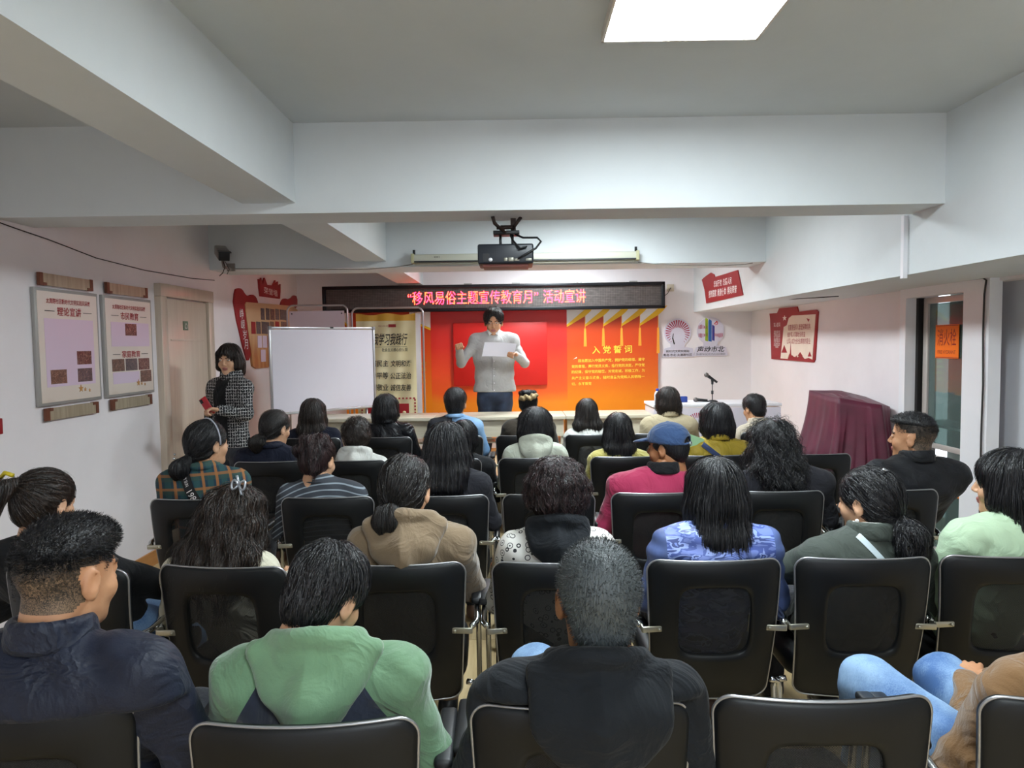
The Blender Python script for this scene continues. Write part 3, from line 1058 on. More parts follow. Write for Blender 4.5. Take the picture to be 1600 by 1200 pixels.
a, b = at(550, 500, 7.98), at(661, 500, 7.98)
f2 = hang_frame(a.x, b.x, 7.98, at(600, 481, 7.98).z, 'rounded tube stand holding the cream calligraphy banner', 'display_stand')
cx0 = (a.x + b.x) / 2
bn = thing('hanging_banner', 'cream calligraphy banner with gold top hung between whiteboard and mural', 'banner', (cx0, 7.94, .2))
BL, BR = at(556, 500, 7.94).x - cx0, at(649, 500, 7.94).x - cx0
zt2 = at(600, 491, 7.94).z - .2
V, F = [], []
nx, nz = 24, 30
for j in range(nz + 1):
    for i in range(nx + 1):
        x = BL + (BR - BL) * i / nx
        z = zt2 - 1.55 * j / nz
        V.append((x, .012 * math.sin(i * .9 + j * .25) * (.4 + j / nz), z + (.01 * math.cos(i * .5) if j == 0 else 0)))
for j in range(nz):
    for i in range(nx):
        q = j * (nx + 1) + i
        F.append((q, q + nx + 1, q + nx + 2, q + 1))
k = N('banner_print')
z = k.xyz(k.obj())[2]
no = k.n('ShaderNodeTexNoise', {'Vector': k.obj(), 'Scale': 3.0, 'Detail': 3.0})
zz = k.math('ADD', z, 0.0)
k.set('Base Color', k.mix(k.math('GREATER_THAN', zz, zt2 - .075), k.ramp(no.outputs['Fac'], [(.3, srgb('E8D8A4')), (.7, srgb('F4E9C2'))]), srgb('DCA832')))
k.set('Roughness', .4)
sheet = link('sheet', new_mesh('sheet', V, np.array(F)), bn, [k.m])
MB().box((BR + .025, .02, zt2 - .75), (.06, .004, 1.5)).build('back_sheet', M_WHITE, bn)
xm = (BL + BR) / 2 + .04


def btext(s_, px, py, w, h, m, **kw):
    p = at(px, py, 7.92)
    text(s_, 'lettering', m, sheet, (p.x - cx0, -.03, p.z - .2), (1, 0, 0), (0, 0, 1), w=w, h=h, depth=0, **kw)


btext('社会主义·核心价值', 599, 509.5, .11, .022, M_RTEXT)
pp = at(613, 509, 7.92)
MB().box((pp.x - cx0, -.03, pp.z - .2), (.085, .002, .035)).build('red_tab', M_RED, sheet)
btext('我学习我践行', 610, 530, .39, .135, M_KTEXT, bold=.012, shear=.3)
pp = at(611, 542, 7.92)
MB().box((pp.x - cx0, -.03, pp.z - .2), (.36, .001, .003)).build('rule', M_KTEXT, sheet)
btext('社会主义核心价值观', 617, 546.5, .29, .042, M_KTEXT, bold=.012)
for s1, s2, py in (('富强民主', '文明和谐', 568), ('自由平等', '公正法治', 587), ('爱国敬业', '诚信友善', 605.5)):
    btext(s1, 589, py, .26, .075, M_KTEXT, bold=.014, shear=.12)
    btext(s2, 626.5, py, .235, .075, M_KTEXT, bold=.014, shear=.12)
# red paper-cut border at the banner foot
m = MB()
zc = at(600, 653, 7.92).z - .2
for x in np.linspace(BL + .06, BR - .03, 15):
    m.box((x, -.03, zc + .22), (.022, .002, .018))
    m.box((x, -.03, zc - .22), (.022, .002, .018))
for zz in np.linspace(zc - .2, zc + .2, 12):
    m.box((BL + .05, -.03, zz), (.018, .002, .022))
    m.box((BR - .02, -.03, zz), (.018, .002, .022))
m.box((xm - .03, -.0285, zc - .02), (BR - BL - .2, .001, .36))
pc = m.build('papercut_print', mat('papercut_red', 'B0222A', .5), sheet)
m = MB()
for i in range(30):
    a_ = i * 2.4
    rr = .02 + .0052 * i
    m.lathe((xm - .03 + rr * math.cos(a_) * 1.2, -.03, zc - .02 + rr * math.sin(a_)), [(.012 + .004 * (i % 3), .001), (.012 + .004 * (i % 3), -.001)], 9, 'Y')
m.build('papercut_gaps', mat('papercut_cream', 'F0DDB0', .5), sheet)['kind'] = 'stuff'
# black scroll at the corners
tag(MB().tube([(-1.62, 8.35, .9), (-1.5, 8.4, .22)], .02).build('dark_post', M_BLACK), 'dark leaning post under the right end of the whiteboard', 'post')

# ------------------------------------------------------------------ screen casing, projector, CCTV, cables on beams
p0, p1 = at(645, 410, 6.42), at(996, 408, 6.42)
sc_ = thing('projector_screen', 'long rolled up projector screen casing under the far cross beam', 'screen', ((p0.x + p1.x) / 2, 6.44, 2.42))
w = p1.x - p0.x
MB().box((0, 0, .012), (w, .08, .07), bev=.012).build('casing', mat('cream_metal', 'C9C8B8', .4, .1), sc_)
MB().tube([(-w / 2 + .02, -.0, -.035), (w / 2 - .02, 0, -.035)], .013, 10).build('bottom_bar', mat('cream_metal', 'C9C8B8'), sc_)
MB().box((0, -.042, -.02), (w - .03, .004, .012)).build('slot', M_BLACK, sc_)
for s_ in (-1, 1):
    MB().box((s_ * w / 2, 0, .01), (.03, .09, .085), bev=.005).build('end_cap', mat('yellowed_plastic', 'B5B18C', .5), sc_)
    MB().tube([(s_ * (w / 2 - .01), .0, .05), (s_ * (w / 2 - .01), 0, .09)], .012, 8).build('hook', M_BLACK, sc_)
text('2001', 'stamp', M_KTEXT, sc_, (-w / 2 + .22, -.043, .02), (1, 0, 0), (0, 0, 1), w=.05, h=.014)

pj = thing('projector', 'black projector hanging from the nearer cross beam by a metal bracket', 'projector', (at(790, 395, 4.0).x, 4.0, 0))
zp0, zp1 = at(790, 412, 4.0).z, at(790, 381, 4.0).z
body = MB().box((0, .12, (zp0 + zp1) / 2), (.315, .26, zp1 - zp0), bev=.01).build('housing', mat('projector_black', '20242C', .4), pj)
MB().box((0, .12, zp0 - .006), (.26, .2, .012)).build('base_plate', mat('projector_base', '8E4A40', .5), body)
for x, z, a_, b_ in ((.03, .022, .03, .022), (-.0, .022, .02, .02), (.062, .02, .03, .016), (.13, .02, .035, .016)):
    MB().box((x, -.012, zp0 + z), (a_, .006, b_), bev=.002).build('port', mat('port_metal', '8F8C80', .4, .6), body)
MB().lathe((-.085, -.011, zp0 + .022), [(.011, 0), (.011, -.004)], 12, 'Y').build('sticker', M_WHITE, body)
MB().box((-.11, -.011, zp0 + .035), (.035, .004, .045)).build('vent', M_BLACK, body)
pl = MB().box((.005, .12, zp1 + .075), (.15, .12, .02), bev=.003).build('mount_plate', M_BLACK, pj)
for x in (-.03, .04):
    MB().tube([(x, .12, zp1 - .01), (x, .12, zp1 + .07)], .008, 8).build('mount_rod', M_BLACK, pj)
m = MB()
m.tube([(.0, .05, zp1 + .07), (-.06, .02, zp1 + .12), (-.07, .0, ZB)], .011, 8)
m.box((.045, .08, (zp1 + .07 + ZB) / 2), (.03, .03, ZB - zp1 - .07))
m.tube([(.04, .05, zp1 + .09), (.09, .03, ZB)], .01, 8)
m.tube([(-.05, .05, zp1 + .1), (.05, .05, zp1 + .1)], .012, 8)
m.build('ceiling_bracket', mat('bracket_brown', '3B2E2A', .45, .5), pj)
m = MB()
m.tube([(.055, .08, zp1 + .065), (.1, .05, zp1 + .04), (.18, .02, zp1 + .035), (.2, .0, zp1 + .01), (.17, -.02, zp1 - .03), (.1, -.03, zp1 - .07), (.07, -.02, zp0 + .025)], .006, 8)
m.tube([(.03, .09, zp1 + .06), (.04, .0, zp1 + .02), (.08, -.03, zp1 - .03), (.12, -.025, zp1 - .02)], .006, 8)
m.build('power_cord', M_BLACK, pj)

cc = at(347, 400, 6.3)
cv = thing('security_camera', 'grey security camera in the corner above the door', 'camera', (cc.x, 6.3, cc.z))
R_ = Matrix.Rotation(math.radians(30), 3, 'Z') @ Matrix.Rotation(math.radians(18), 3, 'X')
MB().box((0, 0, .03), (.1, .24, .085), R_, .012).build('housing', mat('camera_grey', '8B8680', .4, .2), cv)
MB().box(R_ @ Vector((0, -.12, .02)), (.09, .03, .075), R_, .006).box(R_ @ Vector((.0, -.14, .065)), (.105, .07, .008), R_).build('lens_hood', M_BLACK, cv)
MB().tube([(0, .0, -.02), (0, .03, -.09), (0, .2, -.1)], .014, 8).box((0, .19, -.08), (.07, .02, .07)).build('mount_arm', mat('camera_grey', '8B8680'), cv)
MB().tube([(0, 0, -.02), (.03, -.02, -.1), (0, 0, -.15), (-.05, .05, -.17)], .004, 6).tube([(.02, 0, -.04), (.06, 0, -.12), (.03, .02, -.16)], .003, 6).build('wiring', M_WIRE, cv)


def wire(pts, r, m, label, name='wire'):
    o = MB().tube(pts, r, 6).build(name, m)
    return tag(o, label, 'cable')


wl = [on_x(x, y, XL + .006) for x, y in ((-30, 343), (0, 348), (25, 357), (75, 374), (150, 403), (225, 422), (300, 435), (335, 438))]
wire(wl, .0035, M_WIRE, 'thin dark wire sagging along the top of the left wall')
cr_ = [at(x, y, 6.47) for x, y in ((352, 420), (420, 420), (500, 421), (570, 421), (620, 417), (645, 413))]
wire(cr_, .004, M_GREYWIRE, 'grey cable along the far beam left of the screen casing')
cr_ = [at(x, y, 6.47) for x, y in ((997, 410), (1030, 413), (1080, 415), (1130, 415), (1165, 413), (1176, 411))]
wire(cr_, .004, M_GREYWIRE, 'grey cable drooping along the far beam right of the screen casing')
wire([on_x(x, y, 2.55) for x, y in ((1228, 468), (1310, 463))], .004, M_WIRE, 'short dark wire on the right wall above the folder sign')

# ------------------------------------------------------------------ covered equipment
def covered():
    t = thing('covered_equipment', 'equipment draped in a maroon cloth against the right wall', 'covered table', (2.45, 5.75, 0))
    # top outline (local) and skirt outline
    top = [(.14, -.12, 1.17), (.42, -.24, 1.13), (.56, -.1, 1.10), (.565, .3, 1.15), (.45, .5, 1.19), (.16, .5, 1.2)]
    n = 150

    def loop(pts, i):
        m_ = len(pts)
        s_ = i / n * m_
        a = int(s_) % m_
        f_ = s_ - int(s_)
        return Vector(pts[a]).lerp(Vector(pts[(a + 1) % m_]), f_)
    bot = [(-.2, -.34, .1), (.45, -.4, .1), (.56, -.15, .1), (.56, .4, .1), (.0, .62, .1), (-.32, .35, .1)]
    V, F = [], []
    rings = 22
    for r in range(rings + 1):
        f_ = r / rings
        for i in range(n):
            a, b = loop(top, i), loop(bot, i)
            # soft shoulder
            g = f_
            xy = 0.15 * g + 0.85 * g ** 2.0 if i > n * .55 or i < n * .12 else g
            p = a.lerp(b, g)
            q = a.lerp(b, xy)
            p.x, p.y = q.x, q.y
            d = Vector((p.x, p.y, 0)).normalized()
            fold = math.sin(i * .40 + math.sin(i * .17) * 2.2) + .5 * math.sin(i * 1.37 + 1)
            p += d * (fold * .036 * min(1, g * 1.6))
            p.x = min(p.x, XR - 2.45 - .02)
            V.append(p)
    for r in range(rings):
        for i in range(n):
            j = (i + 1) % n
            F.append((r * n + i, (r + 1) * n + i, (r + 1) * n + j, r * n + j))
    base = len(V)
    inner = 6
    cen = Vector((.3, .15, 1.165))
    prev = list(range(n))
    for q in range(1, inner):
        cur = []
        for i in range(n):
            a = loop(top, i).lerp(cen, q / inner)
            a.z += .012 * math.sin(q * 1.3 + i * .12)
            V.append(a)
            cur.append(len(V) - 1)
        for i in range(n):
            j = (i + 1) % n
            F.append((prev[i], prev[j], cur[j], cur[i]))
        prev = cur
    V.append(cen)
    for i in range(n):
        F.append((prev[i], prev[(i + 1) % n], len(V) - 1))
    F = [f if len(f) == 4 else f for f in F]
    k = N('maroon_cloth')
    no = k.n('ShaderNodeTexNoise', {'Vector': k.obj(), 'Scale': 6.0, 'Detail': 3.0})
    k.set('Base Color', k.ramp(no.outputs['Fac'], [(.3, srgb('4C0F28')), (.7, srgb('661A36'))]))
    k.set('Roughness', .55)
    k.set('Sheen Weight', .1)
    o = link('cloth', new_mesh('cloth', [tuple(v) for v in V], F), t, [k.m])
    b2 = MB().box((.36, .2, .56), (.26, .3, 1.0)).build('cabinet', M_BLACK, t)


covered()
# ------------------------------------------------------------------ volumes: smooth blends turned into one surface
class Vol:
    def __init__(s, lo, hi, h):
        s.lo = np.array(lo, float)
        s.h = h
        s.n = (np.ceil((np.array(hi) - s.lo) / h).astype(int) + 1)
        s.d = np.full(s.n, 9.0, dtype=np.float32)

    def _g(s, lo, hi):
        a = np.clip(np.floor((lo - s.lo) / s.h).astype(int), 0, s.n)
        b = np.clip(np.ceil((hi - s.lo) / s.h).astype(int) + 1, 0, s.n)
        if np.any(b <= a):
            return None, None
        ax = [s.lo[i] + s.h * np.arange(a[i], b[i]) for i in range(3)]
        X, Y, Z = np.meshgrid(*ax, indexing='ij', sparse=True)
        return (slice(a[0], b[0]), slice(a[1], b[1]), slice(a[2], b[2])), (X, Y, Z)

    def _put(s, sl, d, k, cut=False):
        o = s.d[sl]
        if cut:
            d = -d
            if k > 0:
                h = np.clip(.5 - .5 * (o - d) / k, 0, 1)
                s.d[sl] = o * (1 - h) + d * h + k * h * (1 - h)
            else:
                s.d[sl] = np.maximum(o, d)
        else:
            if k > 0:
                h = np.clip(.5 + .5 * (o - d) / k, 0, 1)
                s.d[sl] = o * (1 - h) + d * h - k * h * (1 - h)
            else:
                s.d[sl] = np.minimum(o, d)

    def cone(s, a, b, ra, rb=None, k=.02, cut=False):
        rb = ra if rb is None else rb
        a, b = np.array(a, float), np.array(b, float)
        m = max(ra, rb) + k + 3 * s.h
        sl, G = s._g(np.minimum(a, b) - m, np.maximum(a, b) + m)
        if sl is None:
            return s
        X, Y, Z = G
        ab = b - a
        L = max(ab @ ab, 1e-9)
        t = np.clip(((X - a[0]) * ab[0] + (Y - a[1]) * ab[1] + (Z - a[2]) * ab[2]) / L, 0, 1)
        d = np.sqrt((X - a[0] - t * ab[0]) ** 2 + (Y - a[1] - t * ab[1]) ** 2 + (Z - a[2] - t * ab[2]) ** 2) - (ra + (rb - ra) * t)
        s._put(sl, d, k, cut)
        return s

    def path(s, pts, rs, k=.02):
        for i in range(len(pts) - 1):
            s.cone(pts[i], pts[i + 1], rs[i], rs[i + 1], k)
        return s

    def ell(s, c, r, k=.02, R=None, cut=False):
        c, r = np.array(c, float), np.array(r, float)
        m = max(r) + k + 3 * s.h if R is not None else r + k + 3 * s.h
        sl, G = s._g(c - m, c + m)
        if sl is None:
            return s
        x, y, z = G[0] - c[0], G[1] - c[1], G[2] - c[2]
        if R is not None:
            R = np.array(R)
            x, y, z = (R[0, 0] * x + R[1, 0] * y + R[2, 0] * z, R[0, 1] * x + R[1, 1] * y + R[2, 1] * z, R[0, 2] * x + R[1, 2] * y + R[2, 2] * z)
        k0 = np.sqrt((x / r[0]) ** 2 + (y / r[1]) ** 2 + (z / r[2]) ** 2)
        k1 = np.sqrt((x / r[0] ** 2) ** 2 + (y / r[1] ** 2) ** 2 + (z / r[2] ** 2) ** 2)
        d = k0 * (k0 - 1) / np.maximum(k1, 1e-6)
        s._put(sl, d, k, cut)
        return s

    def half(s, c, nrm, k=.01):
        """cut away everything on the nrm side of the plane through c"""
        c, nrm = np.array(c, float), np.array(nrm, float)
        nrm /= np.linalg.norm(nrm)
        sl, (X, Y, Z) = s._g(s.lo - 1, s.lo + s.h * s.n + 1)
        d = (X - c[0]) * nrm[0] + (Y - c[1]) * nrm[1] + (Z - c[2]) * nrm[2]
        s._put(sl, -d, k, True)
        return s

    def ripple(s, fn):
        sl, (X, Y, Z) = s._g(s.lo - 1, s.lo + s.h * s.n + 1)
        s.d += fn(X, Y, Z).astype(np.float32)
        return s

    def sample(s, P):
        q = (P - s.lo) / s.h
        q = np.clip(q, 0, s.n - 1.001)
        i = q.astype(int)
        f = q - i
        out = 0
        for a in (0, 1):
            for b in (0, 1):
                for c in (0, 1):
                    w = (f[:, 0] if a else 1 - f[:, 0]) * (f[:, 1] if b else 1 - f[:, 1]) * (f[:, 2] if c else 1 - f[:, 2])
                    out = out + w * s.d[i[:, 0] + a, i[:, 1] + b, i[:, 2] + c]
        return out

    def grad(s, P):
        e = s.h
        g = np.stack([s.sample(P + np.array(v) * e) - s.sample(P - np.array(v) * e) for v in ((1, 0, 0), (0, 1, 0), (0, 0, 1))], 1)
        return g / np.maximum(np.linalg.norm(g, axis=1, keepdims=True), 1e-6)

    def mesh(s, relax=1):
        d = s.d
        d = np.minimum(d, 4 * s.h)
        ins = d < 0
        n = s.n
        c = [ins[a:n[0] - 1 + a, b:n[1] - 1 + b, e:n[2] - 1 + e] for a in (0, 1) for b in (0, 1) for e in (0, 1)]
        cnt = sum(x.astype(np.int8) for x in c)
        act = (cnt > 0) & (cnt < 8)
        I = np.argwhere(act)
        idx = -np.ones(act.shape, dtype=np.int32)
        idx[act] = np.arange(len(I))
        P = np.zeros((len(I), 3))
        W = np.zeros(len(I))
        corners = np.array([(a, b, e) for a in (0, 1) for b in (0, 1) for e in (0, 1)])
        val = [d[I[:, 0] + q[0], I[:, 1] + q[1], I[:, 2] + q[2]] for q in corners]
        for i in range(8):
            for j in range(i + 1, 8):
                if abs(corners[i] - corners[j]).sum() != 1:
                    continue
                va, vb = val[i], val[j]
                m = (va < 0) != (vb < 0)
                t = np.where(m, va / np.where(m, va - vb, 1), 0)
                P += m[:, None] * (corners[i] + (corners[j] - corners[i]) * t[:, None])
                W += m
        V = s.lo + (I + P / W[:, None]) * s.h
        F = []
        for ax in range(3):
            o = [0, 0, 0]
            o[ax] = 1
            A = ins[:n[0] - o[0], :n[1] - o[1], :n[2] - o[2]]
            B = ins[o[0]:, o[1]:, o[2]:]
            E = np.argwhere(A != B)
            u, v = [(1, 2), (2, 0), (0, 1)][ax]
            ok = (E[:, u] > 0) & (E[:, v] > 0) & (E[:, u] < n[u] - 1) & (E[:, v] < n[v] - 1)
            E = E[ok]
            du, dv = np.zeros(3, int), np.zeros(3, int)
            du[u], dv[v] = 1, 1
            q = [idx[tuple((E - x).T)] for x in (0 * du, du, du + dv, dv)]
            q = np.stack(q, 1)
            flip = ~A[tuple(E.T)]
            q[flip] = q[flip][:, ::-1]
            F.append(q)
        F = np.concatenate(F)
        F = F[(F >= 0).all(1)]
        for _ in range(relax):
            e = np.concatenate([F[:, [0, 1]], F[:, [1, 2]], F[:, [2, 3]], F[:, [3, 0]]])
            S = np.stack([np.bincount(e[:, 0], V[e[:, 1], i], len(V)) for i in range(3)], 1)
            C = np.bincount(e[:, 0], minlength=len(V))
            V = V * .5 + .5 * S / np.maximum(C, 1)[:, None]
        return V, F


def rot(yaw=0, pitch=0, roll=0):
    """head turn: yaw to the left positive, pitch down positive, roll to its right shoulder positive"""
    return np.array(Matrix.Rotation(yaw, 3, 'Z') @ Matrix.Rotation(-pitch, 3, 'X') @ Matrix.Rotation(roll, 3, 'Y'))


# ------------------------------------------------------------------ skin, hair and cloth materials
def skin(name, c, c2):
    k = N(name)
    no = k.n('ShaderNodeTexNoise', {'Vector': k.obj(), 'Scale': 22.0, 'Detail': 3.0})
    k.set('Base Color', k.ramp(no.outputs['Fac'], [(.3, srgb(c2)), (.7, srgb(c))]))
    k.set('Roughness', .5)
    k.set('Subsurface Weight', .08)
    k.set('Subsurface Radius', (.012, .005, .003))
    k.bump(k.n('ShaderNodeTexNoise', {'Vector': k.obj(), 'Scale': 260.0}).outputs['Fac'], .08, .001)
    return k.m


SKIN = skin('skin', 'C99672', 'B9835F')
SKIN_L = skin('skin_light', 'D6A888', 'C69674')
SKIN_D = skin('skin_tan', 'A87350', '95633F')
M_LIPS = mat('lips', 'A2625A', .45)
M_BROW = mat('brow_hair', '2A211D', .7)
M_EYEW = mat('eye_white', 'D8D2CC', .25)
M_IRIS = mat('iris', '20150F', .15)


def stub(name, c1, c2):
    k = N(name)
    no = k.n('ShaderNodeTexNoise', {'Vector': k.obj(), 'Scale': 420.0, 'Detail': 2.0})
    lo = k.n('ShaderNodeTexNoise', {'Vector': k.obj(), 'Scale': 18.0, 'Detail': 2.0})
    f = k.math('ADD', k.math('MULTIPLY', no.outputs['Fac'], .7), k.math('MULTIPLY', lo.outputs['Fac'], .35))
    k.set('Base Color', k.ramp(f, [(.42, srgb(c1)), (.66, srgb(c2))]))
    k.set('Roughness', .6)
    return k.m


STUB = stub('stubbled_scalp', '2E2823', '8A7058')
STUB_D = stub('stubbled_scalp_dark', '211D1A', '5A4838')


def hair_mat(name, c, c2, rough=.4, per=.8):
    k = N(name)
    g = k.n('ShaderNodeNewGeometry')
    no = k.n('ShaderNodeTexNoise', {'Vector': k.obj(), 'Scale': 30.0, 'Detail': 2.0})
    f = k.math('ADD', k.math('MULTIPLY', g.outputs['Random Per Island'], per), k.math('MULTIPLY', no.outputs['Fac'], 1 - per))
    k.set('Base Color', k.ramp(f, [(.2, srgb(c)), (.9, srgb(c2))]))
    k.set('Roughness', rough)
    k.set('Specular IOR Level', .55)
    st_ = k.n('ShaderNodeTexNoise', {'Vector': k.n('ShaderNodeMapping', {'Vector': k.obj(), 'Scale': (210, 210, 16)}).outputs[0], 'Scale': 1.0, 'Detail': 2.0})
    k.bump(st_.outputs['Fac'], .8, .006)
    return k.m


HAIR = {
    'black': hair_mat('hair_black', '060608', '201F23'),
    'soft': hair_mat('hair_soft_black', '0A0909', '2C2624'),
    'brown': hair_mat('hair_dark_brown', '0D0A08', '3A2A21'),
    'red': hair_mat('hair_reddish_brown', '0E090A', '3E2728'),
    'grey': hair_mat('hair_salt_grey', '25282A', '9AA0A0', .5, .8),
    'grizzle': hair_mat('hair_grizzled', '0E1012', '4E5456', .5, .9),
}


def cloth(name, c, var=.12, rough=.85, sheen=.15, weave=220.0, bump=.25, scale=5.0, spec=.3):
    if name in MATS:
        return MATS[name]
    k = N(name)
    co = k.obj()
    a = k.n('ShaderNodeTexNoise', {'Vector': co, 'Scale': scale, 'Detail': 3.0})
    cc = srgb(c)
    k.set('Base Color', k.ramp(a.outputs['Fac'], [(.3, tuple(x * (1 - var) for x in cc[:3]) + (1,)), (.7, tuple(min(1, x * (1 + var)) for x in cc[:3]) + (1,))]))
    k.set('Roughness', rough)
    k.set('Sheen Weight', sheen)
    k.set('Specular IOR Level', spec)
    w1 = k.n('ShaderNodeTexNoise', {'Vector': co, 'Scale': weave, 'Detail': 1.0})
    w2 = k.n('ShaderNodeTexNoise', {'Vector': co, 'Scale': 6.5, 'Detail': 3.0, 'Roughness': .45, 'Distortion': 1.6})
    rid = k.math('ABSOLUTE', k.math('SUBTRACT', w2.outputs['Fac'], .5))
    k.bump(k.math('ADD', k.math('MULTIPLY', w1.outputs['Fac'], .03), k.math('MULTIPLY', rid, -1.2)), min(1.0, bump * 2.6), .03)
    MATS[name] = k.m
    return k.m


def plaid():
    k = N('plaid_flannel')
    mp = k.n('ShaderNodeMapping', {'Vector': k.obj(), 'Rotation': (0, 0.05, 0)})
    x, y, z = k.xyz(mp.outputs[0])

    def band(v, per, wd, off):
        f = k.math('FRACT', k.math('ADD', k.math('DIVIDE', v, per), off))
        return k.math('LESS_THAN', f, wd)
    vx = k.math('ADD', x, k.math('MULTIPLY', y, .6))
    c = k.mix(band(vx, .075, .42, .1), srgb('1F3B4A'), srgb('274F52'))
    c = k.mix(k.math('MULTIPLY', band(z, .07, .4, .3), .6), c, srgb('3A5046'))
    c = k.mix(k.math('MULTIPLY', band(vx, .075, .2, .5), .75), c, srgb('B0713A'))
    c = k.mix(k.math('MULTIPLY', band(z, .07, .2, .0), .65), c, srgb('A86E3C'))
    k.set('Base Color', c)
    k.set('Roughness', .85)
    return k.m


def tweed():
    k = N('black_white_tweed')
    co = k.obj()
    x, y, z = k.xyz(co)
    no = k.n('ShaderNodeTexNoise', {'Vector': co, 'Scale': 130.0, 'Detail': 2.0})

    def ln(v, per, wd):
        return k.math('LESS_THAN', k.math('FRACT', k.math('DIVIDE', v, per)), wd)
    xy = k.math('ADD', x, k.math('MULTIPLY', y, .9))
    g = k.math('MAXIMUM', ln(xy, .024, .2), ln(z, .024, .2))
    sp = k.math('GREATER_THAN', no.outputs['Fac'], .47)
    c = k.mix(k.math('MULTIPLY', g, sp), srgb('121317'), srgb('C9C7C6'))
    sp2 = k.math('GREATER_THAN', no.outputs['Fac'], .64)
    k.set('Base Color', k.mix(sp2, c, srgb('7B7A7C')))
    k.set('Roughness', .9)
    k.bump(no.outputs['Fac'], .4, .004)
    return k.m


def camo():
    k = N('blue_camouflage')
    co = k.obj()
    no = k.n('ShaderNodeTexNoise', {'Vector': k.n('ShaderNodeMapping', {'Vector': co, 'Scale': (1, 1, 2.2)}).outputs[0], 'Scale': 13.0, 'Detail': 2.0, 'Distortion': .8})
    k.set('Base Color', k.ramp(no.outputs['Fac'], [(0, srgb('6D7FC0')), (.42, srgb('45589E')), (.5, srgb('8FA2DC')), (.58, srgb('33437C')), (.66, srgb('7388CC'))], 'CONSTANT'))
    k.set('Roughness', .5)
    return k.m


def stripes():
    k = N('grey_striped_knit')
    x, y, z = k.xyz(k.obj())
    f = k.math('FRACT', k.math('DIVIDE', k.math('ADD', z, k.math('MULTIPLY', k.math('MULTIPLY', x, x), 1.2)), .03))
    k.set('Base Color', k.mix(k.math('LESS_THAN', f, .22), srgb('3C4048'), srgb('8E99A2')))
    k.set('Roughness', .9)
    return k.m


def swirls():
    k = N('white_swirl_print')
    co = k.obj()
    v = k.n('ShaderNodeTexVoronoi', {'Vector': co, 'Scale': 34.0}, feature='F1')
    d = v.outputs['Distance']
    r1 = k.math('LESS_THAN', k.math('ABSOLUTE', k.math('SUBTRACT', d, .36)), .045)
    r2 = k.math('LESS_THAN', d, .12)
    k.set('Base Color', k.mix(k.math('MAXIMUM', r1, r2), srgb('D9D6D0'), srgb('2A2A2C')))
    k.set('Roughness', .8)
    return k.m


def denim(name, c, c2):
    k = N(name)
    co = k.obj()
    a = k.n('ShaderNodeTexNoise', {'Vector': co, 'Scale': 6.0, 'Detail': 4.0})
    b = k.n('ShaderNodeTexNoise', {'Vector': k.n('ShaderNodeMapping', {'Vector': co, 'Scale': (300, 300, 60)}).outputs[0], 'Scale': 1.0})
    f = k.math('ADD', k.math('MULTIPLY', a.outputs['Fac'], .8), k.math('MULTIPLY', b.outputs['Fac'], .2))
    k.set('Base Color', k.ramp(f, [(.38, srgb(c)), (.62, srgb(c2))]))
    k.set('Roughness', .8)
    k.bump(b.outputs['Fac'], .2, .002)
    return k.m


DENIM = denim('light_denim', '46699C', '8FAED0')
DENIM_D = denim('dark_denim', '1E2739', '37445C')

# ------------------------------------------------------------------ heads (shared template, face toward +y, eyes at half height)
def head_template(fem):
    v = Vol((-.105, -.125, -.2), (.105, .135, .135), .0052)
    f = .95 if fem else 1.0
    v.ell((0, -.012, .034), (.074, .095, .082), .02)
    v.ell((0, .022, -.03), (.060 * f, .066, .078), .03)
    v.ell((0, .045, -.08), (.036 * f, .034, .033), .03)                    # jaw
    v.ell((0, .072, -.092), (.018, .014, .014), .02)                        # chin
    for s_ in (-1, 1):
        v.ell((s_ * .036, .062, -.028), (.022, .018, .022), .02)            # cheek
        v.ell((s_ * .031, .088, .012), (.017, .012, .011), .006, cut=True)  # socket
        v.ell((s_ * .031, .074, .010), (.0125, .0125, .0125), .003)         # eyeball
        v.cone((s_ * .014, .084, .027), (s_ * .045, .074, .026), .007, .005, .008)  # brow ridge
        v.ell((s_ * .010, .092, -.026), (.007, .009, .006), .004)           # nostril wing
        R = rot(0, .1, 0) @ np.array(Matrix.Rotation(-s_ * .35, 3, 'Z'))
        v.ell((s_ * .078, -.006, -.004), (.007, .018, .032), .006, R)       # ear
        v.ell((s_ * .086, -.002, .0), (.006, .010, .018), .003, R, cut=True)
        v.ell((s_ * .076, .0, -.030), (.006, .008, .010), .005)             # lobe
    v.cone((0, .084, .018), (0, .103, -.020), .006, .0095, .008)            # nose
    v.ell((0, .089, -.052), (.020, .009, .0055), .004)
    v.ell((0, .086, -.062), (.016, .009, .0065), .004)
    v.ell((0, .099, -.057), (.022, .008, .0014), .002, cut=True)
    v.cone((0, -.022, -.06), (0, -.040, -.22), .052 if fem else .060, .054 if fem else .066, .03)
    V, F = v.mesh(0)
    C = V[F].mean(1)
    mi = np.zeros(len(F), dtype=np.int32)
    x, y, z = np.abs(C[:, 0]), C[:, 1], C[:, 2]
    mi[(x < .021) & (y > .082) & (z < -.045) & (z > -.0685)] = 1             # lips
    mi[(np.abs(x - .031) < .019) & (y > .07) & (np.abs(z - .030 + (x - .031) ** 2 * 18) < .0042)] = 2    # brows
    mi[(np.hypot((x - .031) / 1.5, z - .010) < .0062) & (y > .078)] = 3
    mi[(np.hypot(x - .031, z - .010) < .0045) & (y > .078)] = 4
    return V, F, mi


HT = {True: head_template(True), False: head_template(False)}


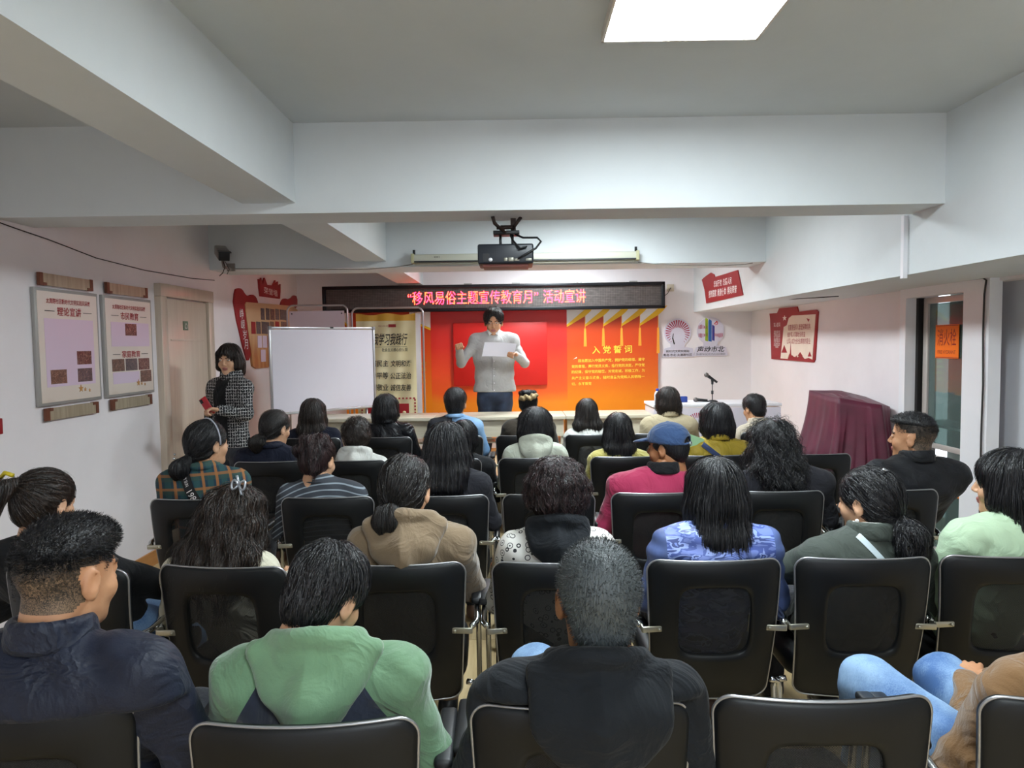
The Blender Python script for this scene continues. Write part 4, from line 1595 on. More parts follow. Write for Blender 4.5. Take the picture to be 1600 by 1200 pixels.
def hand_template():
    """right-hand-ish palm along +y from the wrist at the origin, palm facing -z, thumb on -x side; relaxed curl"""
    v = Vol((-.075, -.05, -.09), (.06, .2, .04), .0045)
    v.cone((0, -.035, 0), (0, .01, 0), .026, .025, .01)
    for i, x in enumerate((-.027, -.009, .009, .026)):
        L = (.040, .045, .042, .032)[i]
        v.cone((x * .6, .01, 0), (x, .082 - abs(x) * .2, .002), .016, .0125, .012)
        a = np.array((x, .085 - abs(x) * .2, .002))
        b = a + np.array((x * .1, L * .92, -L * .35))
        c = b + np.array((0, L * .35, -L * .55))
        d = c + np.array((0, -.004, -L * .5))
        v.cone(a, b, .0095, .0085, .004)
        v.cone(b, c, .0085, .008, .003)
        v.cone(c, d, .008, .0066, .003)
    v.cone((-.012, .01, -.002), (-.040, .045, -.012), .017, .012, .012)
    v.cone((-.040, .045, -.012), (-.046, .078, -.024), .0105, .0095, .004)
    v.cone((-.046, .078, -.024), (-.036, .102, -.032), .0095, .0072, .003)
    return v.mesh(0)


def fist_template():
    """hand closed on a sheet or a phone: fingers wrapped toward the thumb"""
    v = Vol((-.075, -.05, -.09), (.06, .15, .04), .0045)
    v.cone((0, -.035, 0), (0, .01, 0), .026, .025, .01)
    for i, x in enumerate((-.027, -.009, .009, .026)):
        v.cone((x * .6, .01, 0), (x, .078, .0), .016, .0125, .012)
        a = np.array((x, .080, .0))
        b = a + np.array((0, .030, -.022))
        c = b + np.array((0, -.006, -.026))
        d = c + np.array((0, -.022, -.006))
        v.cone(a, b, .0098, .009, .004)
        v.cone(b, c, .009, .0082, .003)
        v.cone(c, d, .0082, .007, .003)
    v.cone((-.012, .01, -.002), (-.038, .04, -.018), .017, .012, .012)
    v.cone((-.038, .04, -.018), (-.036, .072, -.040), .0105, .0095, .004)
    v.cone((-.036, .072, -.040), (-.024, .092, -.052), .0095, .0072, .003)
    return v.mesh(0)


HAND, FIST = hand_template(), fist_template()


def basis(d, up):
    d = np.array(d, float)
    d /= np.linalg.norm(d)
    up = np.array(up, float)
    up = up - d * (up @ d)
    up /= np.linalg.norm(up)
    x = np.cross(d, up)
    return np.stack([x, d, up], 1)


# ------------------------------------------------------------------ strands
def strands(vol, flow, n, length, width, step=.012, lift=.002, curl=0.0, curl_f=40.0, keep=None, flare=0.0, jitter=.25, follow=True, seed=1, roots=None):
    rg = np.random.default_rng(seed)
    V, F = vol.mesh(0)
    if keep is not None:
        ok = keep(V)
        V = V[ok]
    if len(V) == 0:
        return np.zeros((0, 3)), np.zeros((0, 4), int)
    P = V[rg.integers(0, len(V), n)] + rg.normal(0, vol.h * .4, (n, 3))
    m = max(3, int(length / step))
    ln = length * rg.uniform(.55, 1.0, n)
    path = [P.copy()]
    off = rg.uniform(.2, 1.0, n) * lift
    D = None
    jit = rg.normal(0, jitter, (n, 3))
    ph = rg.uniform(0, 6.28, n)
    nr = vol.grad(P)
    P = P - nr * (vol.sample(P) - off)[:, None]
    path = [P.copy()]
    norms = [nr]
    for i in range(m):
        g = vol.grad(P)
        f = flow(P, g) + jit * .3
        if follow:
            f = f - g * (f * g).sum(1, keepdims=True) * (1 - flare)
        f /= np.maximum(np.linalg.norm(f, axis=1, keepdims=True), 1e-6)
        D = f if D is None else D * .5 + f * .5
        D /= np.maximum(np.linalg.norm(D, axis=1, keepdims=True), 1e-6)
        st = (ln / m)[:, None]
        P = P + D * st
        if curl:
            s_ = np.cross(D, g)
            P = P + (s_ * np.sin(ph + i * step * curl_f)[:, None] + g * np.cos(ph * 1.3 + i * step * curl_f)[:, None]) * curl
        if follow:
            d = vol.sample(P)
            w = (d < vol.h * 3).astype(float)
            P = P - g * ((d - off * (1 + i * .1)) * .7 * w)[:, None]
        path.append(P.copy())
        norms.append(g)
    path = np.stack(path, 1)
    nrm = np.stack(norms, 1)
    T = np.gradient(path, axis=1)
    side = np.cross(T, nrm)
    side /= np.maximum(np.linalg.norm(side, axis=2, keepdims=True), 1e-9)
    an = rg.uniform(-1.0, 1.0, n)[:, None, None]
    side = side * np.cos(an) + nrm * np.sin(an)
    tp = np.linspace(1, .25, m + 1)[None, :, None]
    A = path - side * width * tp * .5
    B = path + side * width * tp * .5
    VV = np.stack([A, B], 2).reshape(-1, 3)
    q = np.arange(n * (m + 1)).reshape(n, m + 1)
    a, b = q[:, :-1].ravel(), q[:, 1:].ravel()
    FF = np.stack([2 * a, 2 * a + 1, 2 * b + 1, 2 * b], 1)
    return VV, FF


CROWN = np.array([0, -.05, .1])


def flow_down(strength=.35, crown=CROWN):
    def f(P, g):
        r = P - crown
        r = r / np.maximum(np.linalg.norm(r, axis=1, keepdims=True), 1e-6)
        out = r * strength + np.array([0, 0, -1.0])
        return out
    return f


def flow_to(t, k=1.0):
    t = np.array(t, float)

    def f(P, g):
        r = t - P
        return r / np.maximum(np.linalg.norm(r, axis=1, keepdims=True), 1e-6)
    return f


def flow_out(P, g):
    return g + .35 * np.array([0, -.2, -.4])


def face_cut(v, low=-.03, fr=.052):
    v.ell((0, .14, -.018), (.068, .085, .102), .012, cut=True)


# each style returns a list of (V, F) pieces in head space
def hair_style(style, dens, seed, o):
    L = o.get('L', .12)
    h = o.get('vox', .0075)
    P = []
    if style in ('crew', 'fade', 'short'):
        v = Vol((-.13, -.15, -.14), (.13, .13, .17), h)
        if style == 'crew':
            v.ell((0, -.014, .036), (.081, .102, .087), .01)
            v.ell((0, -.055, -.02), (.062, .050, .07), .02)
            v.ell((0, .13, -.045), (.09, .085, .11), .01, cut=True)
            for s_ in (-1, 1):
                v.ell((s_ * .085, -.004, -.02), (.022, .026, .045), .006, cut=True)
            V, F = v.mesh(1)
            P.append((V, F))
            P.append(strands(v, flow_out, int(9000 * dens), .0085, .0013, step=.004, lift=.0005, follow=False, jitter=1.3, seed=seed))
        elif style == 'fade':
            v.ell((0, -.010, .050), (.0765, .0955, .078), .01)
            v.ell((0, .02, .080), (.066, .075, o.get('topz', .042)), .02)
            v.half((0, -.03, o.get('cutz', .04)), (0, .12, -1), .02)
            v.ell((0, .14, -.01), (.09, .08, .09), .01, cut=True)
            V, F = v.mesh(1)
            P.append((V, F))
            P.append(strands(v, lambda p, g: g * .7 + np.array([.5, .5, .1]), int(8000 * dens), .011, .0016, step=.006, lift=.001, follow=False, jitter=1.1, seed=seed))
            u = Vol((-.12, -.14, -.12), (.12, .12, .16), h)
            u.ell((0, -.012, .034), (.0745, .0955, .0825), .01)
            u.ell((0, -.03, -.03), (.060, .066, .075), .02)
            for zl_, nn, ll in ((.03, 6500, .011), (.01, 3200, .0055), (-.03, 1800, .004)):
                P.append(strands(u, flow_out, int(nn * dens), ll, .0011, step=.003, lift=.0003, follow=False, jitter=1.2, seed=seed + nn,
                                 keep=lambda q, zl_=zl_: (q[:, 2] > zl_) & (q[:, 2] < .07) & (q[:, 1] < .035 + np.clip(q[:, 2], 0, 1) * .5) & ~((np.abs(q[:, 0]) > .055) & (np.abs(q[:, 1]) < .03) & (q[:, 2] < .035))))
        else:
            v.ell((0, -.014, .045), (.087, .106, .090), .01)
            v.ell((0, -.055, -.015), (.070, .056, .075), .02)
            v.ell((0, .145, -.022), (.09, .082, .106), .012, cut=True)
            if o.get('HL'):
                v.ell((0, .125, .02), (.066, .065, .08), .012, cut=True)
                v.ell((0, .02, .11), (.05, .06, .025), .02)
            for s_ in (-1, 1):
                v.ell((s_ * .09, .0, -.028), (.026, .026, .042), .008, cut=True)
            v.ripple(lambda X, Y, Z: .003 * np.sin(X * 90 + 20 * Z) * np.sin(Y * 70 + 3))
            V, F = v.mesh(1)
            P.append((V, F))
            P.append(strands(v, flow_down(.9), int(5200 * dens), .045, .0022, step=.009, lift=.006, flare=.3, jitter=.8, seed=seed))
    elif style == 'bob':
        z0 = -L
        v = Vol((-.15, -.17, z0 - .08), (.15, .13, .17), h)
        w = o.get('W', 1.0)
        v.ell((0, -.016, .040), (.088 * w, .107, .090), .01)
        v.ell((0, -.040, -.03), (.096 * w, .086, .10), .03)
        if L > .1:
            v.cone((-.045 * w, -.045, -.04), (-.05 * w, -.05, z0 + .02), .052, .045, .03)
            v.cone((.045 * w, -.045, -.04), (.05 * w, -.05, z0 + .02), .052, .045, .03)
            v.cone((0, -.06, -.04), (0, -.06, z0 + .02), .055, .045, .03)
        for s_ in (-1, 1):
            v.cone((s_ * .07 * w, .02, .05), (s_ * .078 * w, .02, -.05), .024, .024, .02)
        face_cut(v)
        v.ell((0, .0, z0 - .02), (.05, .06, .08), .01, cut=True)
        v.half((0, 0, z0), (0, .1, -1), .012)
        v.ripple(lambda X, Y, Z: .0016 * np.sin(np.arctan2(X, Y + .02) * 26 + Z * 9))
        V, F = v.mesh(1)
        P.append((V, F))
        P.append(strands(v, flow_down(.45), int(5200 * dens), o.get('SL', .11), .0024, lift=.006, jitter=.3, seed=seed))
    elif style in ('long', 'wavy', 'perm', 'curly'):
        z0 = -L
        v = Vol((-.19, -.20, z0 - .08), (.19, .13, .19), h)
        w = o.get('W', 1.0)
        v.ell((0, -.016, .040), (.089 * w, .107, .090), .01)
        if style == 'perm':
            v.ell((0, -.035, .02), (.104 * w, .108, .105), .03)
            rg = np.random.default_rng(seed)
            for i in range(60):
                a, b = rg.uniform(0, 6.28), rg.uniform(-.6, 1.2)
                c = np.array([.098 * w * math.cos(a) * math.cos(b), -.035 + .1 * math.sin(a) * math.cos(b), .02 + .1 * math.sin(b)])
                if c[1] > .04:
                    continue
                v.ell(c, np.array((1, 1, .8)) * rg.uniform(.012, .022), .012)
            v.cone((0, -.06, -.03), (0, -.05, -.10), .07, .05, .03)
        else:
            v.ell((0, -.045, -.03), (.094 * w, .085, .10), .03)
            lw = o.get('LW', .05)
            tw = o.get('T', .04)
            for x in (-1, -.35, .35, 1):
                v.path([(x * .045 * w, -.05, -.04), (x * (lw + .01), -.075, z0 * .55), (x * lw + o.get('SX', 0), -.08 + o.get('SY', 0), z0 + .03)], [.052, .045, tw], .03)
            if o.get('front', 1):
                for s_ in (-1, 1):
                    v.path([(s_ * .07 * w, .015, .05), (s_ * .082 * w, .01, -.06), (s_ * .09 * w, -.01, z0 * .5)], [.024, .024, .018], .02)
        face_cut(v)
        if style in ('wavy', 'curly'):
            v.ripple(lambda X, Y, Z: .007 * np.sin(Z * 62 + np.sin(X * 30) * 1.5 + X * 20) * np.cos(X * 35 + Y * 20) + .003 * np.sin(X * 110 + Z * 40))
        else:
            v.ripple(lambda X, Y, Z: .0018 * np.sin(np.arctan2(X, Y + .02) * 26 + Z * 7))
        V, F = v.mesh(1)
        P.append((V, F))
        if style == 'long':
            P.append(strands(v, flow_down(.35), int(6000 * dens), o.get('SL', .14), .0024, lift=.006, jitter=.22, seed=seed, flare=.05))
        elif style == 'wavy':
            P.append(strands(v, flow_down(.45), int(6500 * dens), .14, .0026, lift=.011, jitter=.3, curl=.0035, curl_f=55, seed=seed, flare=.12))
        elif style == 'curly':
            P.append(strands(v, flow_down(.6), int(6500 * dens), .11, .0026, lift=.016, jitter=.6, curl=.009, curl_f=85, seed=seed, flare=.2))
        else:
            P.append(strands(v, flow_down(1.0), int(8000 * dens), .045, .0024, step=.007, lift=.010, jitter=.9, curl=.0045, curl_f=160, seed=seed, flare=.35))
    elif style in ('lowpony', 'bun', 'highpony', 'updo'):
        v = Vol((-.17, -.26, -.27), (.17, .13, .19), h)
        v.ell((0, -.014, .040), (.084, .104, .088), .01)
        v.ell((0, -.045, -.01), (.074, .066, .078), .03)
        tie = {'lowpony': (o.get('PX', 0), -.115, -.055), 'bun': (o.get('PX', 0), -.105, -.06), 'highpony': (o.get('PX', 0), -.125, .07), 'updo': (0, -.09, .08)}[style]
        face_cut(v)
        for s_ in (-1, 1):
            v.ell((s_ * .088, .0, -.018), (.024, .022, .034), .006, cut=True)
        v.ripple(lambda X, Y, Z: .0014 * np.sin(np.arctan2(X - tie[0], Z - tie[2]) * 34))
        V, F = v.mesh(1)
        P.append((V, F))
        P.append(strands(v, flow_to(tie), int(3600 * dens), .07, .0022, lift=.004, jitter=.2, seed=seed))
        u = Vol((-.17, -.29, -.33), (.19, .05, .21), h)
        tx, ty, tz = tie
        if style == 'lowpony':
            u.path([(tx, ty + .02, tz), (tx + o.get('DX', 0) * .4, ty - .03, tz - .05), (tx + o.get('DX', 0), ty - .02, tz - L)], [.024, .040, .020], .02)
            u.ell((tx + o.get('DX', 0) * .5, ty - .02, tz - L * .45), (.045 * o.get('W', 1), .035, L * .42), .02)
        elif style == 'highpony':
            u.path([(tx, ty + .02, tz), (tx + o.get('DX', 0) * .5, ty - .045, tz - .03), (tx + o.get('DX', 0), ty - .05, tz - L)], [.022, .036, .024], .02)
        elif style == 'bun':
            u.ell((tx, ty - .01, tz - .03), (.055, .035, .052), .02)
            u.ell((tx, ty - .005, tz), (.03, .03, .02), .02)
        else:
            rg = np.random.default_rng(seed)
            for i in range(10):
                u.ell((rg.uniform(-.05, .06), -.07 + rg.uniform(-.03, .03), .07 + rg.uniform(-.03, .045)), (.04, .03, .024), .015)
            u.cone((.03, -.1, .05), (.045, -.09, -.05), .03, .02, .02)
        u.ripple(lambda X, Y, Z: .003 * np.sin(X * 130 + Z * 30))
        V, F = u.mesh(1)
        P.append((V, F))
        P.append(strands(u, flow_down(.15, np.array(tie)), int(3200 * dens), .09, .0024, lift=.010 if o.get('messy') else .005, jitter=.5 if o.get('messy') else .2,
                         curl=.005 if o.get('messy') else 0, curl_f=70, seed=seed + 5, flare=.2))
        P.append(strands(v, flow_down(1.2), int(120 * dens), .05, .0012, lift=.012, jitter=1.0, seed=seed + 9, flare=.6))
    elif style == 'undercap':
        v = Vol((-.13, -.15, -.14), (.13, .13, .17), h)
        v.ell((0, -.018, .020), (.080, .100, .075), .01)
        v.ell((0, -.06, -.02), (.062, .048, .06), .02)
        v.ell((0, .13, -.045), (.09, .085, .11), .01, cut=True)
        for s_ in (-1, 1):
            v.ell((s_ * .085, -.004, -.02), (.022, .026, .045), .006, cut=True)
        P.append(v.mesh(1))
        P.append(strands(v, flow_down(.5), int(1500 * dens), .02, .0016, step=.006, lift=.002, jitter=.5, seed=seed))
    return P


def merge(P):
    Vs, Fs, o = [], [], 0
    for V, F in P:
        if len(V) == 0:
            continue
        Vs.append(V)
        Fs.append(F + o)
        o += len(V)
    return np.concatenate(Vs), np.concatenate(Fs)
# ------------------------------------------------------------------ chairs
CW, CT, CB_, CR = .238, .875, .335, .045      # half width, top, bottom of the back, corner radius


def rrect(hw_t, hw_b, z0, z1, r, n=12):
    """closed outline of a tapering rounded rectangle, counter-clockwise seen from -y"""
    P = []
    cs = [(hw_b - r, z0 + r, -90), (hw_t - r, z1 - r, 0), (-(hw_t - r), z1 - r, 90), (-(hw_b - r), z0 + r, 180)]
    for cx, cz, a0 in cs:
        for i in range(n):
            a = math.radians(a0 + 90 * i / (n - 1))
            P.append((cx + r * math.cos(a), cz + r * math.sin(a)))
    return P


def dense(P, step=.03):
    out = []
    for i, p in enumerate(P):
        q = P[(i + 1) % len(P)]
        m = max(1, int(math.hypot(q[0] - p[0], q[1] - p[1]) / step))
        for k in range(m):
            out.append((p[0] + (q[0] - p[0]) * k / m, p[1] + (q[1] - p[1]) * k / m))
    return out


def bend(x, z, off=0.0):
    """backrest surface: reclined, hollow toward the sitter; off > 0 is toward the rear"""
    t = (z - .34) / .53
    y = -.19 - .09 * t - .02 * math.sin(t * PI) + (x / .235) ** 2 * .038
    return (x, y - off, z)


OUT = dense(rrect(CW, CW - .022, CB_, CT, CR))


def win_scale(f, P):
    """inner loop: same count of points, blended between the window outline and the outer outline"""
    W = []
    for (x, z) in P:
        # map outline to window rectangle by angle
        cx, cz = 0, .65
        a = math.atan2((z - .605) / (.27), (x) / CW)
        hx, hz, r = .128, .128, .03
        ca, sa = math.cos(a), math.sin(a)
        pw = 5.0
        k = (abs(ca / hx) ** pw + abs(sa / hz) ** pw) ** (-1 / pw)
        wx, wz = k * ca, cz + k * sa
        W.append((wx + (x - wx) * f, wz + (z - wz) * f))
    return W


def backrest_mesh():
    rings = []
    fs = (0, .03, .15, .5, .88, .97, 1.0)
    for f, d in zip(fs, (.004, .013, .017, .017, .015, .010, .002)):
        rings.append([bend(x, z, d) for x, z in win_scale(f, OUT)])
    for f, d in reversed(list(zip(fs, (.004, .013, .017, .020, .017, .010, -.002)))):
        rings.append([bend(x, z, -d - .004) for x, z in win_scale(f, OUT)])
    n = len(OUT)
    V = [p for r in rings for p in r]
    F = []
    m = len(rings)
    for r in range(m):
        q = (r + 1) % m
        for i in range(n):
            j = (i + 1) % n
            F.append((r * n + i, r * n + j, q * n + j, q * n + i))
    return V, F


k = N('chair_leather')
no = k.n('ShaderNodeTexNoise', {'Vector': k.obj(), 'Scale': 240.0, 'Detail': 2.0})
n2 = k.n('ShaderNodeTexNoise', {'Vector': k.obj(), 'Scale': 5.0, 'Detail': 3.0})
k.set('Base Color', k.ramp(n2.outputs['Fac'], [(.3, srgb('06080B')), (.7, srgb('0D1014'))]))
k.set('Roughness', .46)
k.set('Specular IOR Level', .38)
k.bump(no.outputs['Fac'], .12, .001)
M_LEATHER = k.m
k = N('chair_mesh_fabric')
co = k.obj()
x, y, z = k.xyz(co)
wv = k.math('MULTIPLY', k.math('SINE', k.math('MULTIPLY', x, 1100.0)), k.math('SINE', k.math('MULTIPLY', z, 1100.0)))
tr = k.n('ShaderNodeBsdfTransparent')
k.set('Base Color', srgb('101113'))
k.set('Roughness', .7)
mx = k.n('ShaderNodeMixShader', {0: k.math('ADD', k.math('MULTIPLY', wv, .1), .84), 1: tr.outputs[0], 2: k.b.outputs[0]})
k.t.links.new(mx.outputs[0], k.out.inputs[0])
M_MESHF = k.m


def chair_proto():
    t = thing('conference_chair', 'x', 'chair', (0, 0, 0), 0)
    V, F = backrest_mesh()
    link('backrest', new_mesh('backrest', V, F), t, [M_LEATHER])
    W = win_scale(.01, OUT)
    V = [bend(x, z, .002) for x, z in W]
    n = len(V)
    F = []
    rings = [V]
    for f in (.75, .5, .25):
        rings.append([bend(x * f, .65 + (z - .65) * f, .002) for x, z in W])
    VV = [p for r in rings for p in r] + [bend(0, .65, .002)]
    for r in range(3):
        for i in range(n):
            j = (i + 1) % n
            F.append((r * n + i, r * n + j, (r + 1) * n + j, (r + 1) * n + i))
    for i in range(n):
        F.append((3 * n + i, 3 * n + (i + 1) % n, 4 * n))
    link('mesh_panel', new_mesh('mesh_panel', VV, F), t, [M_MESHF])
    MB().tube([bend(x, z, .004) for x, z in OUT], .0038, 6, closed=True).build('piping', mat('silver_piping', 'A9A9AC', .3, .75), t)
    # seat
    s = MB()
    prof = [(0.0, .40), (.96, .40), (1, .42), (1, .455), (.97, .472), (.85, .48), (0, .482)]
    V, F = [], []
    n = 40
    for k_, z in prof:
        for i in range(n):
            a = 2 * PI * i / n
            ca, sa = math.cos(a), math.sin(a)
            q = (abs(ca) ** 6 + abs(sa) ** 6) ** (-1 / 6)
            V.append((.235 * k_ * q * ca, .03 + .235 * k_ * q * sa, z - (.02 if sa > .8 and z > .45 else 0)))
    for r in range(len(prof) - 1):
        for i in range(n):
            j = (i + 1) % n
            F.append((r * n + i, r * n + j, (r + 1) * n + j, (r + 1) * n + i))
    link('seat', new_mesh('seat', V, F), t, [M_LEATHER])
    for s_ in (-1, 1):
        x = s_ * .275
        P = [(s_ * .23, -.16, .39), (x, -.14, .37), (x, -.16, .2), (x, -.17, .03), (x, -.12, .013), (x, .2, .013), (x, .245, .03), (x, .235, .2), (x, .2, .5),
             (x, .185, .62), (x, .15, .648), (x, -.1, .645), (x, -.19, .63), (s_ * .255, -.225, .625)]
        Q = []
        for i in range(len(P) - 1):
            a, b = Vector(P[i]), Vector(P[i + 1])
            Q += [a.lerp(b, .12), a.lerp(b, .5), a.lerp(b, .88)]
        MB().tube(Q, .0115, 8).build('leg', M_CHROME, t)
        MB().box((x, .03, .668), (.045, .25, .026), bev=.01).build('armrest', M_BLACK, t)
        b = MB()
        yb = bend(.2, .62, .018)[1]
        b.box((s_ * .222, yb - .004, .622), (.072, .007, .022), Matrix.Rotation(-s_ * .12, 3, 'Z'), .003)
        b.box((s_ * .256, yb + .02, .622), (.008, .055, .022), None, .002)
        b.lathe((s_ * .197, yb - .008, .622), [(.006, 0), (.006, -.003), (.003, -.005)], 10, 'Y')
        b.build('bracket', mat('bracket_steel', 'B9B6A8', .3, .85), t)
    return t


CHAIR0 = chair_proto()
CHAIR_USED = [False]
PT = {1.44: 1106, 2.43: 882, 3.55: 774, 4.70: 715, 5.88: 681}


def place_chair(px, py_top, Y, label, rz=0.0, dy=0.0):
    p = at(px, PT[Y], Y)
    Y += dy
    loc = Vector((p.x, Y, 0)) + Matrix.Rotation(rz, 3, 'Z') @ Vector((0, .29, 0))
    if not CHAIR_USED[0]:
        CHAIR_USED[0] = True
        r = CHAIR0
    else:
        r = CHAIR0.copy()
        COL.objects.link(r)
        for ch in list(CHAIR0.children):
            c = ch.copy()
            COL.objects.link(c)
            c.parent = r
    r.location = loc
    r.rotation_euler = (0, 0, rz)
    r['label'] = label
    r['group'] = 'black conference chairs in rows'
    return r


YR = [1.44, 2.43, 3.55, 4.70, 5.88]
CH = {}
for key, px, row, label, rz in (
    ('0a', 15, 0, 'black chair in the nearest row at the left edge behind the navy jacket', .08),
    ('0b', 478, 0, 'black chair in the nearest row behind the green hoodie', .03),
    ('0c', 910, 0, 'black chair in the nearest row behind the black hoodie', 0),
    ('0d', 1305, 0, 'empty black chair in the nearest row, its mesh back in full view', -.02),
    ('0e', 1735, 0, 'black chair cut by the right edge behind the brown coat', -.04),
    ('1f', 88, 1, 'black chair at the far left under the woman with the yellow hair clip', -.12),
    ('1g', 337, 1, 'black chair of the woman with long wavy hair and white top', -.10),
    ('1h', 620, 1, 'black chair of the woman in the tan hoodie', .04),
    ('1i', 874, 1, 'black chair of the woman with short permed hair', 0),
    ('1j', 1121, 1, 'black chair of the woman in the blue camouflage vest', 0),
    ('1k', 1357, 1, 'black chair of the woman with pearl earring and grey green jacket', -.03),
    ('1l', 1590, 1, 'black chair of the woman in the mint shirt at the right', -.05),
    ('2m', 298, 2, 'black chair of the person in the plaid shirt', -.03),
    ('2n', 508, 2, 'black chair of the woman in the striped knit', .02),
    ('2o', 690, 2, 'black chair of the woman with sleek black hair beside the aisle', .02),
    ('2p', 858, 2, 'empty black chair right of the aisle before the permed hair', 0),
    ('2q', 1030, 2, 'black chair of the man in cap and crimson jacket', 0),
    ('2r', 1219, 2, 'black chair of the woman with bushy curly hair', -.03),
    ('2s', 1398, 2, 'black chair of the cropped man in black by the glass door', -.05),
    ('3t', 416, 3, 'black chair of the woman in the navy blazer', 0),
    ('3u', 547, 3, 'black chair of the short haired person in white hooded jacket', 0),
    ('3v', 696, 3, 'black chair left of the aisle in front of the sleek black hair', 0),
    ('3w', 834, 3, 'black chair of the woman in the pale sage hood', 0),
    ('3x', 979, 3, 'black chair of the woman in the yellow knit', 0),
    ('3y', 1118, 3, 'black chair of the woman in the mustard jacket', 0),
    ('3z', 1279, 3, 'empty black chair directly before the maroon covered equipment', 0),
    ('4a', 486, 4, 'front row black chair of the woman with long brown hair', 0),
    ('4b', 598, 4, 'front row black chair of the woman in black leather', 0),
    ('4c', 710, 4, 'front row black chair of the person in blue denim', 0),
    ('4d', 819, 4, 'front row black chair of the woman with the golden hair claw', 0),
    ('4e', 928, 4, 'front row black chair of the woman with long hair and white top', 0),
    ('4f', 1034, 4, 'front row black chair of the woman in the beige trench coat', 0),
    ('4g', 1204, 4, 'front row black chair of the short haired man at the right end', 0)):
    CH[key] = place_chair(px, 700, YR[row], label, rz, {'0b': -.055, '0d': .02}.get(key, 0))

# ------------------------------------------------------------------ people
DBG = {}


def xf(V, R, o, s=1.0):
    return (V * s) @ np.array(R).T + np.array(o)


def set_mats(me, mats, mi=None):
    me.materials.clear()
    for m in mats:
        me.materials.append(m)
    if mi is not None:
        me.polygons.foreach_set('material_index', mi.astype(np.int32))


def person_head(fem, R, c, s, mats_, bald=None):
    V, F, mi = HT[fem]
    mi = mi.copy()
    if bald:
        C = V[F].mean(1)
        z0 = {'fade': -.055, 'crewline': -.02}[bald]
        hl = (C[:, 2] > z0 + .02 * np.clip((C[:, 1] + .03) / .05, 0, 1) * 2) & (C[:, 1] < .03 + np.clip(C[:, 2] - .04, 0, 1) * .8) & (np.abs(C[:, 0]) < .078)
        ear = (np.abs(C[:, 0]) > .069) & (np.abs(C[:, 1] + .004) < .024) & (C[:, 2] < .03)
        hl &= (C[:, 1] < .012 + np.clip(C[:, 2] - .045, 0, .01) * 10)
        mi[hl & ~ear & (mi == 0)] = 5
        if bald == 'fade':
            mi[(hl & ~ear) & (C[:, 2] + np.random.default_rng(3).uniform(-.035, .035, len(C)) > -.005)] = 6
    return xf(V, R, c, s), F, mi


def jacket(kind, J, h, o):
    """torso and sleeves as one volume in person space"""
    sw, zs, S, hipz = J['sw'], J['zs'], J['S'], J['hipz']
    lo = np.minimum.reduce([S - .45, np.array(J['handL']) - .1, np.array(J['handR']) - .1, np.array((-.3, -.2, hipz - .12))])
    hi = np.maximum.reduce([S + .45, np.array(J['handL']) + .1, np.array(J['handR']) + .1, np.array((.3, .2, hipz))])
    hi[2] = zs + .2
    lo[2] = hipz - .14
    v = Vol(lo, hi, h)
    f = o.get('fat', 1.0)
    hipc = np.array((0, .0, hipz))
    Lz = max(.5, np.linalg.norm(S - hipc))
    for t, rx, ry, rz in ((.05, .175, .122, .30), (.32, .160, .118, .34), (.62, .170, .116, .34)):
        c = hipc * (1 - t) + S * t
        v.ell(c, (rx * f * sw / .19, ry * min(f, 1.1), rz * Lz), .05)
    ax = J['ax']
    c = S + np.array((0, .01, -.11))
    v.ell(c, (sw * .98, .108 * f, .14), .05)
    sl, sr = S - ax * (sw - .015), S + ax * (sw - .015)
    v.cone(sl + (0, .005, -.06), sr + (0, .005, -.06), .056 * f, .056 * f, .05)
    nb = J['neck']
    v.cone(nb + (0, -.014, -.025), sl + (0, 0, -.045), .050, .052 * f, .05)
    v.cone(nb + (0, -.014, -.025), sr + (0, 0, -.045), .050, .052 * f, .05)
    for sd, el, ha in ((sl, J['elL'], J['handL']), (sr, J['elR'], J['handR'])):
        am = o.get('arm', 1.0) * f
        v.path([sd + (0, .005, -.07), el], [.062 * am, .051 * am], .045)
        v.path([el, ha], [.051 * am, .040], .02)
    rp = o.get('rip', .006)
    ph = o.get('seed', 1) * 1.7
    if rp:
        v.ripple(lambda X, Y, Z: rp * (np.sin(Z * 34 + X * 21 + np.sin(X * 13 + ph) * 2 + ph) * np.sin(X * 17 - Z * 9 + ph) * .6
                                       + .35 * np.sin(X * 52 + Z * 41 + np.sin(Z * 21 + ph) * 2)))
    if o.get('chair'):
        cy, cz, crz = o['chair']
        sl_, (X, Y, Z) = v._g(v.lo - 1, v.lo + v.h * v.n + 1)
        t_ = (Z - .34) / .53
        yb_ = cy - .162 - .09 * t_ - .02 * np.sin(np.clip(t_, 0, 1) * PI) + math.tan(crz) * X
        reg = np.maximum(Y - yb_, Z - (CT + .012))
        h_ = np.clip(.5 - .5 * (v.d + reg) / .02, 0, 1)
        v.d = (v.d * (1 - h_) + (-reg) * h_ + .02 * h_ * (1 - h_)).astype(np.float32)
    if kind == 'puffer':
        v.ripple(lambda X, Y, Z: -.008 * np.abs(np.sin(Z * 42 + ph)))
    return v


